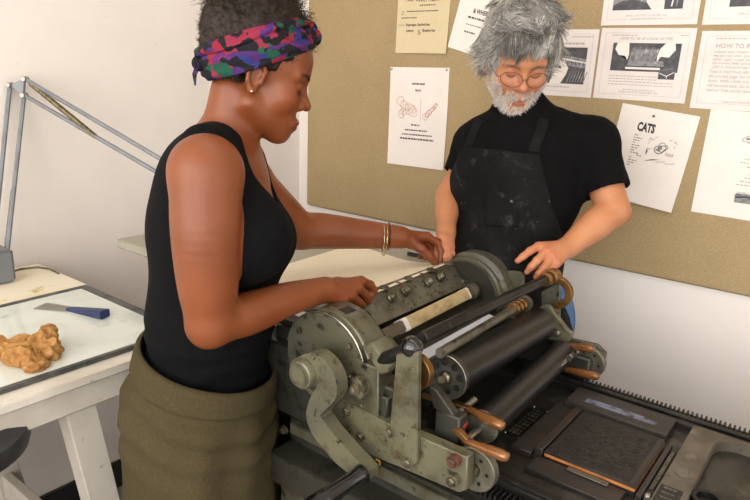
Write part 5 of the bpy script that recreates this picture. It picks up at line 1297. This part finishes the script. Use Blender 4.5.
# brows, lashes, glasses
browm=M('dark grey brow hair','6e6156',.6,layers=[('8a8077',60,.45,.6)])
for y in (-1,1):
    b=MB(); r_=random.Random(4)
    for i in range(44):
        t=i/43; base=np.array([.096-.022*t**1.6,y*(.012+.038*t),.030+.004*math.sin(t*2.4)+r_.uniform(-.003,.003)]); d=np.array([.003,y*.007,.001-.003*t])*r_.uniform(.8,1.4)
        b.tube([hd(HM,RM,SM,base-np.array([.003,0,0])),hd(HM,RM,SM,base+d)],[.0007,.0003],4)
    b.build('eyebrow',browm,MT)
for y in (-1,1):
    b=MB()
    b.tube([hd(HM,RM,SM,p) for p in ((.0815,y*.0185,.0055),(.0866,y*.027,.0022),(.0866,y*.036,.0022),(.080,y*.0455,.006))],[.0006,.001,.001,.0006],6)
    b.build('eyelashes','lash',MT)
gl=MB(); gx=.108
def lensring(y): return [(gx-.010*abs(math.sin(0))+(-.010 if False else 0)-abs(y+.0275*math.cos(a))**2*4.5,y+.0275*math.cos(a),.003+.0205*math.sin(a)) for a in [2*PI*i/40 for i in range(40)]]
for y in (-.0325,.0325): gl.tube([hd(HM,RM,SM,p) for p in lensring(y)],.00085,6,closed=True)
gl.tube([hd(HM,RM,SM,p) for p in ((gx,-.0045,.004),(gx+.003,-.002,.008),(gx+.003,.002,.008),(gx,.0045,.004))],.0009,6)
for y in (-1,1): gl.tube([hd(HM,RM,SM,p) for p in ((gx-.0165,y*.0595,.006),(gx-.02,y*.069,.004),(.06,y*.0775,.010),(.01,y*.0835,.014),(-.018,y*.086,.008))],.0009,6)
g_=gl.build('eyeglasses',M('thin dark metal frame','5a4a42',.35,metal=.7,layers=[('3f3630',40,.45,.6)]),MT)
b=MB()
for y in (-.0325,.0325):
    bm=bmesh.new(); c=[bm.verts.new(tuple(hd(HM,RM,SM,p))) for p in lensring(y)]; bm.faces.new(c); b.add(bm)
gm=bpy.data.materials.new('clear spectacle lens'); gm.use_nodes=True; nt=gm.node_tree; nt.nodes.clear(); o_=nt.nodes.new('ShaderNodeOutputMaterial'); mx=nt.nodes.new('ShaderNodeMixShader'); tr=nt.nodes.new('ShaderNodeBsdfTransparent'); gs=nt.nodes.new('ShaderNodeBsdfGlossy'); gs.inputs['Roughness'].default_value=.05; mx.inputs[0].default_value=.06
nt.links.new(tr.outputs[0],mx.inputs[1]); nt.links.new(gs.outputs[0],mx.inputs[2]); nt.links.new(mx.outputs[0],o_.inputs[0])
b.build('lenses',gm,g_)
# ================================================================ the inking table at the left wall
TZ=.955
def tx(px,py,z=TZ): return at(px,py,z=z)
xr=float(tx(0,402)[0]); yf=float(tx(85,283)[1]); 
xg0=float(tx(85,285)[0]); xg1=float(tx(140,345)[0])-.004
tb=thing('work_table',(-1.6,.4,0),'white painted wooden table with sawhorse legs against the left wall','table')
b=MB(); b.bx(-2.05,xr,-.35,yf,TZ-.030,TZ-.010,.003); b.build('table_top','tablew',tb)
b=MB(); b.bx(-2.05,xg0-.002,-.33,yf+.0,TZ-.0099,TZ-.001,.002); b.build('cream_board','ply',tb)
b=MB(); b.bx(-2.0,xr-.03,-.30,yf-.03,TZ-.10,TZ-.030,.003); b.build('apron_rail','tablew',tb)
def leg(p,q,w=.05,d=.05):
    p=Vector(p);q=Vector(q); b=MB(); h=[Vector((sx*w/2,sy*d/2,0)) for sx,sy in ((-1,-1),(1,-1),(1,1),(-1,1))]; b.hexa([q+v for v in h]+[p+v for v in h],.002); return b
lx=xr-.075
for (p,q) in (((lx,.60,TZ-.03),(lx+.0,.73,0)),((lx,.0,TZ-.03),(lx,-.13,0)),((-1.93,.60,TZ-.03),(-1.93,.73,0)),((-1.93,0,TZ-.03),(-1.93,-.13,0))): leg(p,q,.052,.068).build('leg','tablew',tb)
b=MB(); b.hexa([Vector(v) for v in ((lx-.018,.05,.60),(lx+.018,.05,.60),(lx+.018,.70,.30),(lx-.018,.70,.30),(lx-.018,.05,.70),(lx+.018,.05,.70),(lx+.018,.70,.40),(lx-.018,.70,.40))],.002); b.build('brace','tablew',tb)
b=MB(); b.bx(-1.95,lx,.66,.685,.28,.36,.002); b.build('stretcher','tablew',tb)
# glass slab with dark frame
sl=thing('ink_slab',((xg0+xg1)/2,.3,TZ-.01),'milky white glass inking slab with a dark frame on the table','glass slab')
b=MB(); b.bx(xg0,xg1,-.32,yf-.006,TZ-.0098,TZ-.003,.001); b.build('backing','slabedge',sl)
b=MB(); b.bx(xg0+.022,xg1-.012,-.30,yf-.032,TZ-.003,TZ+.0005,.0008); b.build('glass_plate','glass',sl)
b=MB()
for a in ((xg0,xg0+.020,-.32,yf-.006),(xg1-.012,xg1,-.32,yf-.006)): b.bx(a[0],a[1],a[2],a[3],TZ-.003,TZ+.001,.0008)
b.bx(xg0+.02,xg1-.012,yf-.031,yf-.006,TZ-.003,TZ+.001,.0008); b.build('frame_strips','slabedge',sl)
# scraper
p=tx(40,305,TZ+.004); q=tx(70,309,TZ+.004); e=tx(105,315,TZ+.01)
p,q,e=[Vector([float(v) for v in w]) for w in (p,q,e)]
p.z=TZ+.0015;q.z=TZ+.004;e.z=TZ+.013
sc=thing('ink_scraper',(q.x,q.y,TZ+.0006),'blue handled ink scraper lying on the glass inking slab','scraper')
d=(q-p).normalized(); s_=Vector((-d.y,d.x,0)).normalized()
b=MB(); b.hexa([p-s_*.024,q-s_*.013,q+s_*.013,p+s_*.024]+[v+Vector((0,0,.0012)) for v in (p-s_*.024,q-s_*.013,q+s_*.013,p+s_*.024)],0); b.build('blade','blade',sc)
d=(e-q).normalized(); s_=Vector((-d.y,d.x,0)).normalized(); z_=Vector((0,0,1)); R_=Matrix((d,s_,d.cross(s_))).transposed()
b=MB()
sec=[(-.004,.0085,.005),(.012,.0095,.0065),(.05,.0125,.0085),(.085,.016,.0105),(.098,.0165,.0105)]
bm=bmesh.new(); L_=(e-q).length; rs=[]
for t,w,h in sec:
    c=q+d*(t/.098*L_); rs.append([bm.verts.new(c+s_*w*math.copysign(abs(math.cos(a))**.45,math.cos(a))+R_.col[2]*h*math.copysign(abs(math.sin(a))**.45,math.sin(a))) for a in [2*PI*i/24 for i in range(24)]])
for A_,B_ in zip(rs,rs[1:]):
    for i in range(24): bm.faces.new((A_[i],A_[(i+1)%24],B_[(i+1)%24],B_[i]))
bm.faces.new(rs[0][::-1]); bm.faces.new(rs[-1]); bmesh.ops.recalc_face_normals(bm,faces=bm.faces); b.add(bm); b.build('handle','blue',sc)
# crumpled towel
c=tx(24,360,TZ); K=Vol((c[0]-.20,c[1]-.18,TZ-.004),(c[0]+.2,c[1]+.18,TZ+.12),.0028)
r=random.Random(6); 
for px,py,rad,h in ((6,352,.030,.020),(-6,345,.030,.018),(18,358,.033,.024),(30,360,.028,.026),(40,350,.028,.03),(48,347,.024,.034),(52,354,.022,.026),(22,346,.03,.018),(36,366,.026,.016),(50,341,.016,.03)):
    w=tx(px,py+4,TZ); K.ell((w[0],w[1],TZ+h*.72),(rad,rad*r.uniform(.7,1.1),h),.012,rotm((math.cos(px),math.sin(px),r.uniform(-.4,.4)),UP))
v,q_=K.nets(); nn=K.grad(v); a1=1-np.abs(n3(v,30))*2.2; a2=1-np.abs(n3(v,62,5))*2.0; v=v+nn*(.008*(a1-.5)+.005*(a2-.5))[:,None]; v[:,2]=np.maximum(v[:,2],TZ+.0008)
o=mesh_np('crumpled_towel',v,q_,'towel'); me=o.data; me.polygons.foreach_set('use_smooth',np.zeros(len(me.polygons),bool)); me.update(); rootbase(o); tag(o,'crumpled brown paper towel on the glass inking slab','paper towel')
# desk lamp
LY=.72; bx_=float(tx(2,285)[0])
def lp(px,py,dep): return Vector([float(v) for v in P(px,py,dep)])
base=Vector([float(v) for v in tx(-2,283)]); base.x=-1.945
dep=float(-(ROT.T@(np.array(base)-CAM))[2])
J=lp(19,88,dep+.03)
la=thing('desk_lamp',(base.x,base.y,TZ-.001),'grey spring balanced desk lamp standing at the left end of the table','lamp')
b=MB(); b.box((base.x,base.y,TZ+.05),(.075,.085,.10),.008,seg=2); b.build('base_block','lamp',la)
b=MB(); b.cyl((base.x+.015,base.y,TZ+.098),(base.x+.015,base.y,TZ+.12),.012,n=20,ch=.002); b.build('pivot','lamp',la)
A0=lp(6,262,dep-.0); A1=lp(24,95,dep+.03); B0=lp(-8,262,dep); B1=lp(10,85,dep+.03); C0=lp(25,79,dep+.03)
def bar(p,q,r,name,mat,n=8): b=MB(); b.tube([p,q],[r,r],n); return b.build(name,mat,la)
bar(A0,A1,.007,'lower_arm','lamp'); bar(B0,B1,.007,'lower_arm','lamp')
b=MB(); off=Vector([float(v) for v in DEEP])*.006
tri=[B1,C0,A1]; b.bm; bm=bmesh.new(); v0=[bm.verts.new(p-off) for p in tri]; v1=[bm.verts.new(p+off) for p in tri]; bm.faces.new(v0); bm.faces.new(v1[::-1])
for i in range(3): bm.faces.new((v0[i],v1[i],v1[(i+1)%3],v0[(i+1)%3]))
bmesh.ops.recalc_face_normals(bm,faces=bm.faces); b.add(bm); jp=b.build('joint_plate','lamp',la)
for p in tri:
    b=MB(); b.cyl(p-off*2.2,p+off*2.2,.0075,n=16,ch=.001); b.build('joint_pin','pin',jp)
D1=lp(176,168,dep-.10); D2=lp(172,181,dep-.10)
bar(C0,D1,.0066,'upper_arm','lamp'); bar(A1,D2,.0066,'upper_arm','lamp')
def spring(p,q,r,name):
    b=MB(); b.tube([p,q],[r*.8,r*.8],12); n=int((q-p).length/.0034); d=(q-p); ax_=d.normalized(); u=(Vector((0,0,1))-ax_*ax_.z).normalized(); w=ax_.cross(u)
    b.tube([p+d*(i/(n*8))+(u*math.cos(i*PI/4)+w*math.sin(i*PI/4))*r for i in range(n*8)],.0013,5); return b.build(name,'spring',la)
s0=C0+(D1-C0)*.04; s1=A1+(D2-A1)*.50; spring(s0+Vector((0,0,-.004)),s1,.0068,'spring')
spring(A0+(A1-A0)*.02+Vector((-.006,0,0)),A0+(A1-A0)*.42+Vector((-.004,0,0)),.006,'spring')
b=MB(); hd_=(D1+D2)/2; b.lathe([(.012,0),(.03,.0),(.034,.02),(.05,.06),(.075,.13),(.073,.13),(.048,.062),(.03,.022),(.012,.02)],hd_+Vector((.01,0,.02)),(.5,.35,-1),32); b.build('lamp_shade','lamp',la)
b=MB(); b.ball(hd_+Vector((.03,.02,-.05)),.026,n=12); b.build('bulb','white',la)
b=MB(); cpts=[tx(6,274,TZ+.002),tx(20,269,TZ+.002),tx(38,267,TZ+.002),tx(50,269,TZ+.002),tx(58,273,TZ+.003)]; cpts=[Vector([float(v) for v in w]) for w in cpts]
for w in cpts: w.x=max(w.x,-2.045)
cpts+= [cpts[-1]+Vector((-.0,.03,-.05))]; b.tube(cpts,.003,8); b.build('power_cord','spring',la)
# stool
sp=P(-58,446,1.25); sx,sy,sz=[float(v) for v in sp]
st=thing('stool',(sx,sy,0),'dark round stool under the edge of the white table','stool')
b=MB(); b.lathe([(0,0),(.13,0),(.15,.012),(.155,.03),(.15,.05),(.12,.062),(0,.066)],(sx,sy,sz-.03),(0,0,1),48); b.build('seat','stool',st)
for a in (.5,2.1,3.7,5.2):
    b=MB(); b.tube([(sx+.09*math.cos(a),sy+.09*math.sin(a),sz-.03),(sx+.17*math.cos(a),sy+.17*math.sin(a),.0)],[.011,.011],12); b.build('leg','pin',st)
b=MB(); zz=.28; k=.09+.08*(1-zz/sz); b.tube([(sx+k*math.cos(a),sy+k*math.sin(a),zz) for a in np.linspace(0,2*PI,40,endpoint=False)],.008,8,closed=True); b.build('foot_ring','pin',st)
